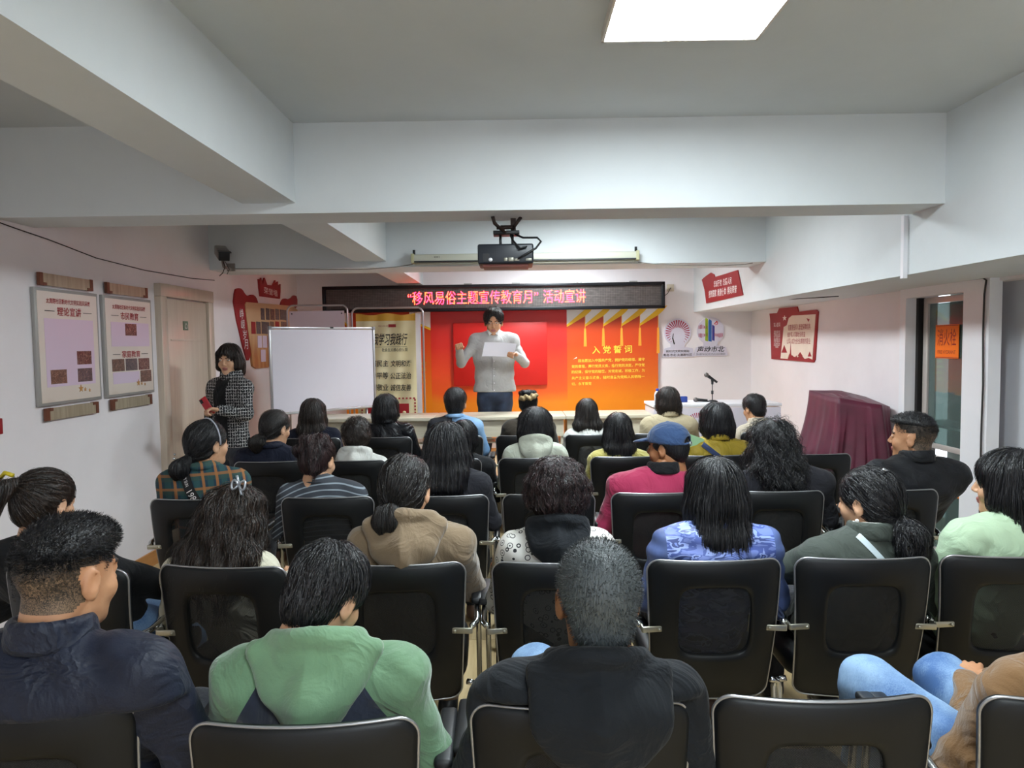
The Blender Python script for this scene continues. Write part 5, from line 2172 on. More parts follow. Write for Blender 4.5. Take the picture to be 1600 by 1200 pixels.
def collar(J, kind, h, hs):
    nb = J['neck']
    S = J['S']
    v = Vol(nb + (-.28, -.28, -.42), nb + (.28, .22, .16), h)
    if kind in ('stand', 'shirt', 'blazer', 'turtle', 'crew'):
        r, zt, th = {'stand': (.072, .045, .012), 'shirt': (.068, .03, .009), 'blazer': (.074, .02, .012), 'turtle': (.061, .05, .011), 'crew': (.064, .012, .008)}[kind]
        for q in range(20):
            a, b = 2 * PI * q / 20, 2 * PI * (q + 1) / 20
            for zz in (np.arange(0, zt + .001, .011) if zt > .012 else (0,)):
                rr = r + (.008 if kind != 'turtle' else .002) * (1 - zz / max(zt, .01))
                drop = -.02 * (1 + math.sin((a + b) / 2)) / 2
                v.cone(nb + (rr * math.cos(a), -.008 + rr * math.sin(a), zz + drop - .004), nb + (rr * math.cos(b), -.008 + rr * math.sin(b), zz + drop - .004), th, th, .006)
        if kind in ('shirt', 'blazer'):
            for q in range(20):
                a, b = PI + PI * q / 20, PI + PI * (q + 1) / 20
                rr = r + .014
                v.cone(nb + (rr * math.cos(a), -.008 + rr * math.sin(a), .0), nb + (rr * math.cos(b), -.008 + rr * math.sin(b), .0), th, th, .01)
    elif kind in ('hood', 'bighood', 'softhood', 'widehood'):
        big, hw_, hl_, pw_ = {'hood': (.8, .125, .15, .45), 'bighood': (1.15, .125, .185, .95), 'softhood': (.62, .10, .11, .5), 'widehood': (1.0, .118, .155, .16)}[kind]
        hw_ *= J['fat']
        # rolled opening around the neck
        for q in range(26):
            a, b = 2 * PI * q / 26, 2 * PI * (q + 1) / 26
            th = .022 * (1 if math.sin(a) < .2 else .8)
            f_ = lambda t: nb + np.array(((.098 if math.sin(t) < 0 else .085) * math.cos(t), -.025 + .085 * math.sin(t), .012 - .032 * math.sin(t)))
            v.cone(f_(a), f_(b), th, th, .008)
        yb_ = min(S[1] - .098 * J['fat'], nb[1] - .10)
        for i in range(12):
            t_ = i / 11
            w_ = hw_ * max(0.02, (1 - t_)) ** pw_
            z_ = nb[2] + .0 - hl_ * t_
            y_ = (nb[1] - .085) * (1 - min(1, t_ * 2.2)) + (yb_ - .012) * min(1, t_ * 2.2)
            dz_ = .018 * (1 - t_)
            v.cone((nb[0], y_ - .012 * math.sin(t_ * PI), z_ + dz_), (nb[0] - w_, y_ + .02, z_), .030, .024, .018)
            v.cone((nb[0], y_ - .012 * math.sin(t_ * PI), z_ + dz_), (nb[0] + w_, y_ + .02, z_), .030, .024, .018)
        # seam
        v.ripple(lambda X, Y, Z: -.003 * np.exp(-((X - nb[0]) / .004) ** 2) * (Y < nb[1] - .08))
        v.ripple(lambda X, Y, Z: .004 * np.sin(Z * 40 + np.abs(X - nb[0]) * 34) * np.sin(X * 25 + 1))
        # hollow for the neck
        v.cone(nb + (0, -.015, -.03), nb + (0, -.005, .2), .055, .075, .012, cut=True)
    return v


def trousers(J, h, kneeL, kneeR, footL, footR, hipz):
    lo = np.minimum.reduce([kneeL, kneeR, footL, footR, (-.25, -.2, 0)]) - .12
    hi = np.maximum.reduce([kneeL, kneeR, footL, footR, (.25, .15, hipz + .1)]) + .14
    v = Vol(lo, hi, h)
    v.ell((0, 0, hipz + .01), (.175, .13, .105), .03)
    for s_, k_, f_ in ((-1, kneeL, footL), (1, kneeR, footR)):
        hp = np.array((s_ * .085, .03, hipz))
        v.path([hp, k_, f_], [.094, .072, .052], .03)
        v.cone(k_, np.array(k_) * .55 + np.array(f_) * .45, .07, .068, .02)
    v.ripple(lambda X, Y, Z: .004 * np.sin(Y * 45 + X * 30 + Z * 25) * np.sin(Z * 38 - Y * 20))
    return v


def shoe(parent, foot, m):
    b = MB()
    V, F = [], []
    v = Vol(np.array(foot) + (-.07, -.12, -.13), np.array(foot) + (.07, .24, .06), .011)
    f = np.array(foot, float)
    f[2] = parent['floor'] + .09 if 'floor' in parent else .09
    z = f[2] - .09
    v.cone((f[0], f[1] - .03, z + .045), (f[0], f[1] + .13, z + .038), .042, .036, .02)
    v.cone((f[0], f[1] - .02, z + .07), (f[0], f[1] + .02, z + .09), .042, .045, .02)
    v.half((0, 0, z + .004), (0, 0, -1), .004)
    return link('shoe', new_mesh('shoe', *v.mesh(1)), parent, [m])


def on_back(parent, garm, pts, w, m, name, n=40, th=.004, frm=None):
    """a strap laid over a garment: pts (x, z) in person space, projected from behind onto the garment mesh"""
    me = garm.data
    bv = BVHTree.FromPolygons([v.co for v in me.vertices], [tuple(p.vertices) for p in me.polygons])
    P = []
    for i in range(n + 1):
        t = i / n * (len(pts) - 1)
        a = min(int(t), len(pts) - 2)
        x = pts[a][0] + (pts[a + 1][0] - pts[a][0]) * (t - a)
        z = pts[a][1] + (pts[a + 1][1] - pts[a][1]) * (t - a)
        P.append((x, z))
    V, F = [], []
    k_ = 0
    for i, (x, z) in enumerate(P):
        a, b = P[max(i - 1, 0)], P[min(i + 1, n)]
        dx, dz = b[0] - a[0], b[1] - a[1]
        L_ = math.hypot(dx, dz) or 1
        nx_, nz_ = -dz / L_, dx / L_
        row = []
        for s_ in (-1, 0, 1):
            q = (x + nx_ * s_ * w / 2, z + nz_ * s_ * w / 2)
            hit = bv.ray_cast(Vector((q[0], -1.5, q[1])), Vector((0, 1, 0)))
            if hit[0] is None:
                row = None
                break
            row.append((q[0], hit[0].y - th, q[1]))
        if row is None:
            continue
        V += row + [(r[0], r[1] + th * 2, r[2]) for r in row]
        if k_ > 0:
            o = (k_ - 1) * 6
            for a_, b_ in ((0, 1), (1, 2), (2, 5), (5, 4), (4, 3), (3, 0)):
                F.append((o + a_, o + 6 + a_, o + 6 + b_, o + b_))
        k_ += 1
    if len(F) == 0:
        return None, bv
    return link(name, new_mesh(name, V, F, False), parent, [m]), bv


def seated(key, label, chair, row, hx, hy, fem, style, hair, top, col='crew', yaw=0, pitch=0, roll=0, hs=1.03, dy=.1, sx=None, sw=None, fat=1.0,
           skinm=None, hair_o=None, legs='dark_trousers', neck_drop=None, jk='plain', cm=None, bald=None, rip=.006, lean=0.0, knees=None, hands=None, dens=None, sdrop=.265):
    """hx, hy: where the crown of the head shows in the photograph"""
    cloc = chair.location
    Yh = YR[row] + dy + .12
    near = [1.0, .62, .42, .32, .28][row] if dens is None else dens
    seedn = sum(ord(c) * (i + 3) for i, c in enumerate(key))
    # head centre in the world: the crown sits .118 above it (scaled)
    top_ = at(hx, hy, Yh)
    R = rot(yaw, pitch, roll)
    hc_w = np.array(top_) - R @ np.array((0, -.012, .118)) * hs * np.array((1, 1, 1))
    base = Vector((cloc.x, YR[row] + .25, 0))
    t = thing('person', label, 'person', base)
    O = np.array(base)
    hc = hc_w - O
    sw = sw or (.165 if fem else .19)
    zs = hc[2] + .118 * hs - sdrop
    S = np.array((hc[0], hc[1] - .055 - lean, zs))
    if sx is not None:
        S[0] = at(sx, hy + 60, Yh).x - O[0]
    neck = np.array((hc[0] * .6 + S[0] * .4, hc[1] * .5 + (S[1]) * .5 - .008, zs + .035))
    ax = np.array((1.0, 0, 0))
    hipz = .555
    J = dict(sw=sw, zs=zs, S=S, neck=neck, hipz=hipz, ax=ax, fat=fat)
    k_ = hands or {}
    for s_, nm in ((-1, 'L'), (1, 'R')):
        J['el' + nm] = np.array(k_.get('el' + nm, (S[0] + s_ * (sw + .055), S[1] + .06, zs - .27)))
        J['hand' + nm] = np.array(k_.get('hand' + nm, (s_ * .09 + S[0] * .3, .27, .665)))
    h = [.0105, .0115, .014, .015, .016][row]
    # garment
    v = jacket(jk, J, h, dict(fat=fat, seed=seedn % 13, rip=rip, chair=(.04, 0, chair.rotation_euler.z)))
    g = link('jacket', new_mesh('jacket', *v.mesh(1)), t, [top])
    # collar or hood
    if col:
        cv = collar(J, col, [.008, .009, .011, .012, .013][row], hs)
        link('hood' if 'hood' in col else 'collar', new_mesh('collar', *cv.mesh(1)), t, [cm or top])
    # trousers and shoes
    kn = knees or {}
    kL, kR = np.array(kn.get('L', (-.12, .40, .53))), np.array(kn.get('R', (.12, .40, .53)))
    fL, fR = np.array(kn.get('fL', (-.12, .36, .11))), np.array(kn.get('fR', (.12, .36, .11)))
    tm = MATS.get(legs) or {'denim': DENIM, 'denim_dark': DENIM_D}.get(legs) or cloth(legs, {'dark_trousers': '22242A', 'grey_trousers': '4A4C50', 'khaki_trousers': '8C7A58',
                                                                                              'brown_trousers': '6A5440', 'white_trousers': 'CFCBC2'}[legs])
    tv = trousers(J, .017 if row > 0 else .013, kL, kR, fL, fR, hipz)
    link('trousers', new_mesh('trousers', *tv.mesh(1)), t, [tm])
    sm = mat('shoe_black', '18181A', .4) if seedn % 3 else mat('shoe_brown', '5A4032', .45)
    shoe(t, fL, sm)
    shoe(t, fR, sm)
    # body: head, neck, hands and the frame under the clothes, one mesh
    sk = skinm or (SKIN_L if fem else SKIN)
    hv, hf, mi = person_head(fem, R, hc, hs, None, bald)
    b = Vol(np.minimum.reduce([S - .35, J['handL'] - .1, J['handR'] - .1, fL - .1, (-.2, -.15, .02)]),
            np.maximum.reduce([S + .35, J['handL'] + .1, J['handR'] + .1, kL + .1, kR + .1, (.2, .2, zs + .1)]), .022)
    b.ell((0, 0, hipz), (.12, .08, .09), .03).cone((0, 0, hipz), S + (0, 0, -.12), .075, .085, .03)
    b.cone(S + (0, 0, -.12), neck + (0, -.008, .02), .075, .045, .03)
    b.cone(S - ax * (sw - .05) + (0, 0, -.05), S + ax * (sw - .05) + (0, 0, -.05), .035, .035, .02)
    for s_, nm in ((-1, 'L'), (1, 'R')):
        b.path([S + ax * s_ * (sw - .04) + (0, 0, -.05), J['el' + nm], J['hand' + nm]], [.034, .03, .024], .01)
        b.path([np.array((s_ * .085, .02, hipz)), (kL if s_ < 0 else kR), (fL if s_ < 0 else fR) + (0, 0, -.03)], [.06, .046, .034], .02)
    sl_, (X, Y, Z) = b._g(b.lo - 1, b.lo + b.h * b.n + 1)
    t_ = (Z - .34) / .53
    yb_ = .04 - .125 - .09 * t_ - .02 * np.sin(np.clip(t_, 0, 1) * PI) + math.tan(chair.rotation_euler.z) * X
    b.d = np.maximum(b.d, -np.maximum(Y - yb_, Z - .93)).astype(np.float32)
    bv, bf = b.mesh(1)
    parts = [(hv, hf), (bv, bf)]
    for s_, nm in ((-1, 'L'), (1, 'R')):
        HV, HF = HAND
        d = J['hand' + nm] - J['el' + nm]
        B = basis(d, (0, 0.2, 1))
        Q = HV.copy()
        if s_ < 0:
            Q = Q * (-1, 1, 1)
            HF_ = HF[:, ::-1]
        else:
            HF_ = HF
        parts.append((Q @ B.T * (.93 if fem else 1.0) + J['hand' + nm], HF_))
    V, F = merge(parts)
    me = new_mesh('body', V, F)
    full = np.zeros(len(F), dtype=np.int32)
    full[:len(mi)] = mi
    set_mats(me, [sk, M_LIPS, M_BROW, M_EYEW, M_IRIS, STUB, STUB_D], full)
    body = link('body', me, t)
    # hair
    ho = dict(hair_o or {})
    ho.setdefault('vox', [.0065, .007, .0085, .0095, .010][row])
    P = hair_style(style, near, seedn, ho)
    Vh, Fh = merge(P)
    hr = link('hair', new_mesh('hair', xf(Vh, R, hc, hs), Fh), t, [HAIR[hair]])
    DBG[key] = dict(t=t, hc=hc, R=R, hs=hs, J=J, g=g, O=O)
    return DBG[key]


def clip_at(D, name, mb_pts, r, m, label=None):
    """small ornament given in head space"""
    P = [D['hc'] + D['R'] @ (np.array(p) * D['hs']) for p in mb_pts]
    o = MB().tube(P, r, 7).build(name, m, D['t'])
    return o
NAVY = cloth('navy_shell', '1B2030', .12, .55, .05, bump=.35)
GREEN = cloth('washed_green_fleece', '6C8E6E', .14, .9, .35)
BLACKH = cloth('black_fleece', '12161B', .1, .85, .05)
TAN = cloth('tan_fleece', '84715A', .1, .9, .3)
BLACK = cloth('black_cloth', '121316', .1, .85, .05)
NAVYB = cloth('navy_blazer_cloth', '151A2C', .1, .8, .05)
GREYG = cloth('grey_green_twill', '3F4640', .1, .7, .1)
MINT = cloth('mint_cotton', 'AEC6A6', .05, .7, .2)
BURG = cloth('crimson_cloth', 'A0294E', .08, .75, .2)
CHAR = cloth('charcoal_wool', '24242A', .1, .9, .05)
SAGE = cloth('pale_sage_cotton', 'BFC4B4', .05, .85, .2)
YEL = cloth('yellow_knit', 'B0A55C', .08, .95, .3, weave=120, bump=.6)
MUST = cloth('mustard_nylon', 'A68E2C', .1, .55, .05, bump=.5)
WHITEJ = cloth('off_white_cotton', 'CFCFC9', .05, .85, .2)
CREAMK = cloth('cream_knit', 'DAD4BE', .06, .9, .3, weave=140, bump=.6)
LEATH = cloth('black_leather', '17181C', .1, .35, 0, bump=.5)
DENIMS = denim('denim_shirt', '5A7FA6', '86A8CC')
BEIGE = cloth('beige_gabardine', 'AFA184', .06, .75, .1)
CREAMJ = cloth('cream_jacket', 'BFB3A0', .06, .8, .2)
OLIVEB = cloth('brown_olive_cloth', '39322A', .1, .85, .1)
BROWNC = cloth('brown_wool_coat', '7A5A38', .1, .9, .35, bump=.4)
SHIRT = cloth('grey_white_shirt', 'AAA8A6', .04, .8, .1, weave=500, bump=.16)

def two_tone(m, name, colour, mask):
    """a copy of a garment material whose dye changes along a seam; mask(k, x, y, z) gives 0 or 1"""
    k = N.__new__(N)
    k.m = m.copy()
    k.m.name = name
    k.t = k.m.node_tree
    k.b = k.t.nodes['Principled BSDF']
    x, y, z = k.xyz(k.obj())
    src = k.b.inputs['Base Color'].links[0].from_socket
    no = k.n('ShaderNodeTexNoise', {'Vector': k.obj(), 'Scale': 9.0, 'Detail': 3.0})
    c = srgb(colour)
    alt = k.ramp(no.outputs['Fac'], [(.3, tuple(v * .8 for v in c[:3]) + (1,)), (.72, tuple(min(1, v * 1.5) for v in c[:3]) + (1,))])
    k.set('Base Color', k.mix(mask(k, x, y, z), src, alt))
    return k.m


# ---- nearest row
D = seated('fade', 'man in navy jacket with faded undercut hair at the lower left', CH['0a'], 0, 103, 812, False, 'fade', 'black', NAVY, 'stand', yaw=-.38, pitch=.12,
           hs=1.09, dy=-.01, sx=85, sw=.235, fat=1.15, bald='fade', rip=.009, skinm=SKIN, sdrop=.275)
D = seated('green', 'man in washed green hoodie with bowed head in the nearest row', CH['0b'], 0, 534, 858, False, 'short', 'black', GREEN, 'bighood', yaw=-.5, pitch=.5,
           roll=.08, hs=.98, dy=.14, sx=512, sw=.195, fat=1.08, rip=.008, legs='khaki_trousers', sdrop=.235, skinm=SKIN_L)
# navy back panel of the green hoodie
S_ = D['J']['S']
D['g'].data.materials[0] = two_tone(GREEN, 'green_fleece_navy_back', '262C3A', lambda k, x, y, z: k.math('MULTIPLY',
    k.math('LESS_THAN', k.math('ABSOLUTE', k.math('SUBTRACT', x, float(S_[0]))), k.math('ADD', .10, k.math('MULTIPLY', k.math('MINIMUM', k.math('MAXIMUM', k.math('SUBTRACT', float(S_[2]), z), 0.0), .12), .6))),
    k.math('LESS_THAN', y, float(S_[1]) + .02)))
D = seated('crew', 'man in black hoodie with short salt grey crew cut, nearest row centre', CH['0c'], 0, 936, 850, False, 'crew', 'grizzle', BLACKH, 'widehood', yaw=.06, pitch=-.06,
           hs=1.13, dy=-.02, sx=915, sw=.2, fat=1.12, bald='crewline', rip=.006, legs='denim', knees=dict(L=(-.085, .30, .70), fL=(-.2, .42, .4)), skinm=SKIN_D, sdrop=.285)
D = seated('coat', 'person in brown wool coat and blue jeans at the lower right corner', CH['0e'], 0, 1712, 850, False, 'short', 'black', BROWNC, 'blazer', yaw=.1,
           hs=1.05, dy=.1, sw=.22, fat=1.12, rip=.010, legs='denim', hands=dict(handL=(.07, .33, .64), handR=(.14, .33, .64)), knees=dict(L=(-.24, .30, .655), fL=(-.20, .42, .3), R=(.05, .42, .60)), sx=1712, sdrop=.3)

# ---- second row
D = seated('ponytail', 'woman in black with brown ponytail and yellow hair clip at the left wall', CH['1f'], 1, 74, 736, True, 'highpony', 'brown', BLACK, 'crew', yaw=-.28, pitch=.2,
           hs=1.06, dy=.12, sx=85, hair_o=dict(L=.24, PX=-.025, DX=-.035), lean=.02, sw=.18, hands=dict(elR=(.27, .12, .66), handR=(.22, .36, .62)), legs='denim')
clip_at(D, 'hair_clip', [(-.06, -.14, .085), (-.03, -.147, .108), (.0, -.14, .10)], .008, mat('yellow_plastic', 'C9B41E', .4))
D = seated('wavy', 'woman with long wavy dark hair, silver bow clip and white top', CH['1g'], 1, 372, 762, True, 'wavy', 'brown', CREAMK, 'crew', yaw=-.2, pitch=.28, roll=.05,
           hs=1.06, dy=.12, sx=355, hair_o=dict(L=.24, LW=.085, W=1.1, T=.045, SX=-.02), legs='white_trousers', sdrop=.25)
b = MB()
c0 = D['hc'] + D['R'] @ (np.array((.05, -.085, .125)) * D['hs'])
for q in range(2):
    P = [c0 + D['R'] @ np.array((.028 * (1 if q else -1) * math.sin(a) - (.0), -.006, .018 * math.sin(2 * a))) for a in np.linspace(0, PI, 9)]
    b.tube(P, .0045, 6, closed=False)
b.tube([c0, c0 + D['R'] @ np.array((.02, -.008, -.035))], .005, 6)
b.tube([c0, c0 + D['R'] @ np.array((-.012, -.008, .035))], .005, 6)
b.build('hair_bow', mat('silver_satin', 'B9BFC8', .3, .6), D['t'])
D = seated('tan', 'woman in tan hoodie with dark hair in a low bun', CH['1h'], 1, 634, 714, True, 'bun', 'soft', TAN, 'hood', yaw=-.22, pitch=.14, hs=1.1, dy=.1,
           sx=645, sw=.185, fat=1.05, hair_o=dict(PX=-.015), legs='brown_trousers', hands=dict(elR=(.25, .10, .67), handR=(.2, .34, .66)))
D = seated('perm', 'woman with short permed dark hair and black hood over swirl print', CH['1i'], 1, 868, 722, True, 'perm', 'red', swirls(), 'softhood', hs=1.04, dy=.1, sx=868,
           pitch=.1, yaw=.1, cm=BLACKH, sw=.17)
D = seated('camo', 'woman with long straight black hair in blue camouflage vest', CH['1j'], 1, 1117, 718, True, 'long', 'black', camo(), 'stand', hs=1.04, dy=.1, sx=1113,
           pitch=.05, yaw=.12, jk='puffer', hair_o=dict(L=.28, LW=.04, T=.05, W=1.02, SX=.025), sw=.185, fat=1.02)
# plain blue sleeves on the vest wearer
S_ = D['J']['S']
w_ = D['J']['sw'] + .012
D['g'].data.materials[0] = two_tone(D['g'].data.materials[0], 'camouflage_vest_plain_sleeves', '4A5A88', lambda k, x, y, z: k.math('GREATER_THAN', k.math('ABSOLUTE', k.math('SUBTRACT', x, float(S_[0]))), float(w_)))
D = seated('pearl', 'woman with low ponytail, pearl earring and grey green jacket looking left', CH['1k'], 1, 1358, 733, True, 'lowpony', 'black', GREYG, 'stand', yaw=.62, pitch=.1,
           hs=1.1, dy=.12, sx=1345, sw=.19, fat=1.04, hair_o=dict(L=.17, W=1.35, messy=1, DX=-.01), hands=dict(elL=(-.29, .14, .68), handL=(-.19, .36, .66)), skinm=SKIN_L)
e = D['hc'] + D['R'] @ (np.array((-.083, .0, -.05)) * D['hs'])
MB().lathe(e, [(.001, -.008), (.006, -.005), (.008, 0), (.006, .005), (.001, .008)], 14).build('pearl_earring', mat('pearl', 'E6E2DC', .2), D['t'])
b = MB()
for i in range(5):
    c = D['hc'] + D['R'] @ (np.array((-.03 + .016 * i, -.078 + .004 * i, .122 - .004 * i)) * D['hs'])
    b.lathe(c, [(.002, -.006), (.008, 0), (.002, .006)], 8)
b.build('beaded_clip', mat('crystal_silver', 'C9CCD2', .15, .8), D['t'])
on_back(D['t'], D['g'], [(D['J']['S'][0] - .06, D['J']['S'][2] + .04), (D['J']['S'][0] + .09, D['J']['S'][2] - .14)], .022, mat('pale_strap', 'B9C6CC', .5), 'strap')
# white turtle neck
cv = collar(D['J'], 'turtle', .009, 1.0)
link('turtleneck', new_mesh('turtleneck', *cv.mesh(1)), D['t'], [WHITEJ])
D = seated('mint', 'woman with black bob and hair grips in mint shirt at the right edge', CH['1l'], 1, 1580, 706, True, 'bob', 'black', MINT, 'crew', yaw=.75, pitch=.05, hs=1.1, dy=.1,
           sx=1565, hair_o=dict(L=.155, W=1.05), sw=.185, fat=1.05)
for i in range(6):
    c = D['hc'] + D['R'] @ (np.array((-.072 + .012 * i, .02 - .006 * i, .085 + .009 * i - .0012 * i * i)) * D['hs'])
    MB().tube([c, c + np.array((.014, .004, .004))], .0035, 6).build('hair_grip', mat('silver_grip', 'C0C2C6', .2, .8), D['t'])

# ---- third row
D = seated('plaid', 'woman in blue and orange plaid shirt with headband and strap reading 1980', CH['2m'], 2, 320, 659, True, 'lowpony', 'black', plaid(), 'shirt', yaw=-.6, hs=1.07,
           dy=.1, sx=322, sw=.185, fat=1.08, hair_o=dict(L=.10, DX=-.03))
R_, hc_, hs_ = D['R'], D['hc'], D['hs']
clip_at(D, 'headband', [(.090 * math.cos(a), .012 - .01 * math.sin(a), .030 + .104 * math.sin(a)) for a in np.linspace(-.25, PI + .25, 24)], .0045, mat('grey_satin', 'A9AAB4', .35))
b = MB()
for q in ((-.025, -.17, -.05), (.0, -.18, -.045), (-.03, -.16, -.03)):
    b.lathe(hc_ + R_ @ (np.array(q) * hs_), [(.002, -.006), (.007, 0), (.002, .006)], 8)
b.build('beaded_hair_tie', mat('crystal_silver', 'C9CCD2'), D['t'])
Sx, Sz = D['J']['S'][0], D['J']['S'][2]
st_, bv_ = on_back(D['t'], D['g'], [(Sx - .085, Sz + .03), (Sx + .06, Sz - .22)], .05, mat('black_webbing', '121214', .7), 'strap', th=.008)
try:
    d_ = Vector((.145, 0, -.25)).normalized()
    for body, t0, w_, h_ in (('1980', .56, .075, .034), ('CITY SUN', .22, .07, .018)):
        px_, pz_ = Sx - .085 + .145 * t0, Sz + .03 - .25 * t0
        o_ = text(body, 'strap_lettering', M_WTEXT, D['t'], (px_, -1, pz_), d_, Vector((0, 1, 0)).cross(d_) * -1, w=w_, h=h_, depth=0)
        for v_ in o_.data.vertices:
            hit = bv_.ray_cast(Vector((v_.co.x, -1.5, v_.co.z)), Vector((0, 1, 0)))
            v_.co.y = (hit[0].y if hit[0] else -.1) - .012
except Exception as ex:
    print('strap text', ex)
D = seated('striped', 'woman in dark striped knit with messy reddish updo', CH['2n'], 2, 500, 684, True, 'updo', 'red', stripes(), 'crew', yaw=-.35, pitch=.25, hs=1.04, dy=.1, sx=508,
           sw=.185, sdrop=.25, hair_o=dict(messy=1))
D = seated('sleek', 'woman with sleek black shoulder length hair and charcoal coat by the aisle', CH['2o'], 2, 698, 662, True, 'long', 'black', CHAR, 'crew', hs=1.12, dy=.1, sx=700, yaw=-.12,
           pitch=.05, hair_o=dict(L=.20, LW=.055, T=.055, W=1.12), sw=.18)
D = seated('cap', 'man in blue cap and crimson jacket looking left', CH['2q'], 2, 1043, 664, False, 'undercap', 'black', BURG, 'stand', yaw=.95, pitch=.08, hs=1.06, dy=.1, sx=1020,
           sw=.2, fat=1.05, skinm=SKIN_D, cm=BLACK, rip=.004)
v = Vol((-.13, -.15, -.02), (.13, .22, .17), .007)
v.ell((0, -.012, .035), (.092, .112, .098), .01)
v.half((0, 0, .028), (0, .12, -1), .003)
v.ell((0, -.14, .02), (.05, .05, .042), .006, cut=True)
v.ell((0, -.012, .025), (.083, .103, .088), .0, cut=True)
v.ell((0, .105, .045), (.066, .075, .009), .008, np.array(Matrix.Rotation(-.12, 3, 'X')))
v.ell((0, -.012, .133), (.008, .008, .006), .003)
v.ripple(lambda X, Y, Z: -.0012 * np.exp(-((np.abs(X) - .03) / .003) ** 2))
V, F = v.mesh(1)
link('cap', new_mesh('cap', xf(V, D['R'], D['hc'], D['hs'] * 1.02), F), D['t'], [cloth('blue_cap_cotton', '2E4468', .12, .85, .2)])
clip_at(D, 'cap_strap', [(.052, -.098, .026), (.03, -.112, .024), (0, -.119, .023), (-.03, -.112, .024), (-.052, -.098, .026)], .007, MATS['blue_cap_cotton'])
clip_at(D, 'buckle', [(-.012, -.128, .03), (.012, -.128, .03), (.012, -.128, .014), (-.012, -.128, .014), (-.012, -.128, .03)], .0028, M_STEEL)
D = seated('curly', 'woman with bushy curly black hair in charcoal top', CH['2r'], 2, 1204, 658, True, 'curly', 'black', CHAR, None, hs=1.12, dy=.1, sx=1222, yaw=-.05, pitch=.1, roll=-.04,
           hair_o=dict(L=.20, LW=.055, T=.04, W=1.05, SX=.01), sw=.2, fat=1.0)
D = seated('cropped', 'man with cropped hair in black jacket looking left beside the glass door', CH['2s'], 2, 1430, 647, False, 'fade', 'black', cloth('black_embroidered', '17181C', .35, .7, .05, scale=22), 'stand',
           yaw=.85, pitch=.02, hs=1.1, dy=.12, sx=1425, sw=.22, fat=1.15, bald='fade', rip=.009, skinm=SKIN, hands=dict(elR=(.33, .06, .66)), hair_o=dict(cutz=.062, topz=.036))

# ---- fourth row
D = seated('navy', 'woman in navy blazer with black bow and gathered dark hair, head turned right', CH['3t'], 3, 432, 642, True, 'lowpony', 'soft', NAVYB, 'blazer', yaw=-.55, pitch=.18, hs=1.05, dy=.1,
           sx=422, sw=.18, hair_o=dict(L=.09))
c = D['hc'] + D['R'] @ (np.array((0, -.14, -.07)) * D['hs'])
b = MB()
for s_ in (-1, 1):
    b.prism([(0, -.012), (s_ * .055, -.05), (s_ * .06, .0), (0, .012)] if s_ > 0 else [(0, .012), (-.06, .0), (-.055, -.05), (0, -.012)], .012,
            (Vector(c), Vector((1, 0, 0)), Vector((0, 0, 1))))
b.build('hair_bow', BLACK, D['t'])
D = seated('whitehood', 'short haired woman in off white hooded jacket in front of the striped knit', CH['3u'], 3, 558, 655, True, 'perm', 'brown', WHITEJ, 'softhood', hs=.98, dy=.1, sx=560, pitch=.1,
           hair_o=dict(W=.86), sw=.17)
D = seated('hidden', 'dark haired person in black mostly hidden behind the sleek black hair', CH['3v'], 3, 724, 658, True, 'bob', 'black', BLACK, 'crew', hs=.98, dy=.14, sx=722, hair_o=dict(L=.1), sw=.18)
D = seated('sage', 'woman with black bob in pale sage hooded top right of the aisle', CH['3w'], 3, 836, 638, True, 'bob', 'black', SAGE, 'softhood', hs=1.08, dy=.1, sx=836, hair_o=dict(L=.13, W=1.16), sw=.17, yaw=-.05)
on_back(D['t'], D['g'], [(D['J']['S'][0] - .07, D['J']['S'][2] + .03), (D['J']['S'][0] - .03, D['J']['S'][2] - .12)], .01, BLACK, 'strap')
D = seated('yellow', 'woman with straight black hair in yellow knit', CH['3x'], 3, 966, 647, True, 'long', 'black', YEL, 'crew', hs=1.02, dy=.1, sx=966, hair_o=dict(L=.2, LW=.045, T=.045, W=.95), sw=.165)
D = seated('mustard', 'woman with black bob in mustard jacket with navy strap', CH['3y'], 3, 1120, 631, True, 'bob', 'black', MUST, 'stand', hs=1.06, dy=.1, sx=1118, hair_o=dict(L=.14, W=1.06), sw=.185, rip=.009, yaw=.05)
on_back(D['t'], D['g'], [(D['J']['S'][0] - .12, D['J']['S'][2] + .0), (D['J']['S'][0] + .1, D['J']['S'][2] - .18)], .034, mat('navy_webbing', '1C2F58', .7), 'strap', th=.012)

# ---- front row
seated('brownlong', 'woman with long brown hair in dark clothes below the whiteboard', CH['4a'], 4, 488, 624, True, 'long', 'brown', NAVYB, 'crew', hs=1.05, dy=.12, sx=492, hair_o=dict(L=.24, LW=.06, T=.05, W=1.03), sw=.18, yaw=.1)
seated('leather', 'woman with glossy black bob in black leather jacket before the cream banner', CH['4b'], 4, 602, 617, True, 'bob', 'black', LEATH, 'stand', hs=1.07, dy=.12, sx=608, hair_o=dict(L=.16, W=1.02), sw=.18, yaw=-.15, rip=.008)
D = seated('denim', 'short haired man in pale blue denim shirt with dark vest in front of the speaker', CH['4c'], 4, 711, 608, False, 'short', 'black', DENIMS, 'shirt', hs=1.1, dy=.12, sx=712, sw=.19, yaw=-.05)
S_ = D['J']['S']
D['g'].data.materials[0] = two_tone(DENIMS, 'denim_shirt_dark_vest', '24242A', lambda k, x, y, z: k.math('LESS_THAN', x, float(S_[0]) - .02))
D = seated('claw', 'woman with golden bow hair claw in dark olive top', CH['4d'], 4, 825, 611, True, 'updo', 'black', OLIVEB, 'crew', hs=.96, dy=.12, sx=826, sw=.18)
b = MB()
c = D['hc'] + D['R'] @ (np.array((0, -.135, .06)) * D['hs'])
v = Vol(c + (-.1, -.06, -.08), c + (.1, .06, .08), .006)
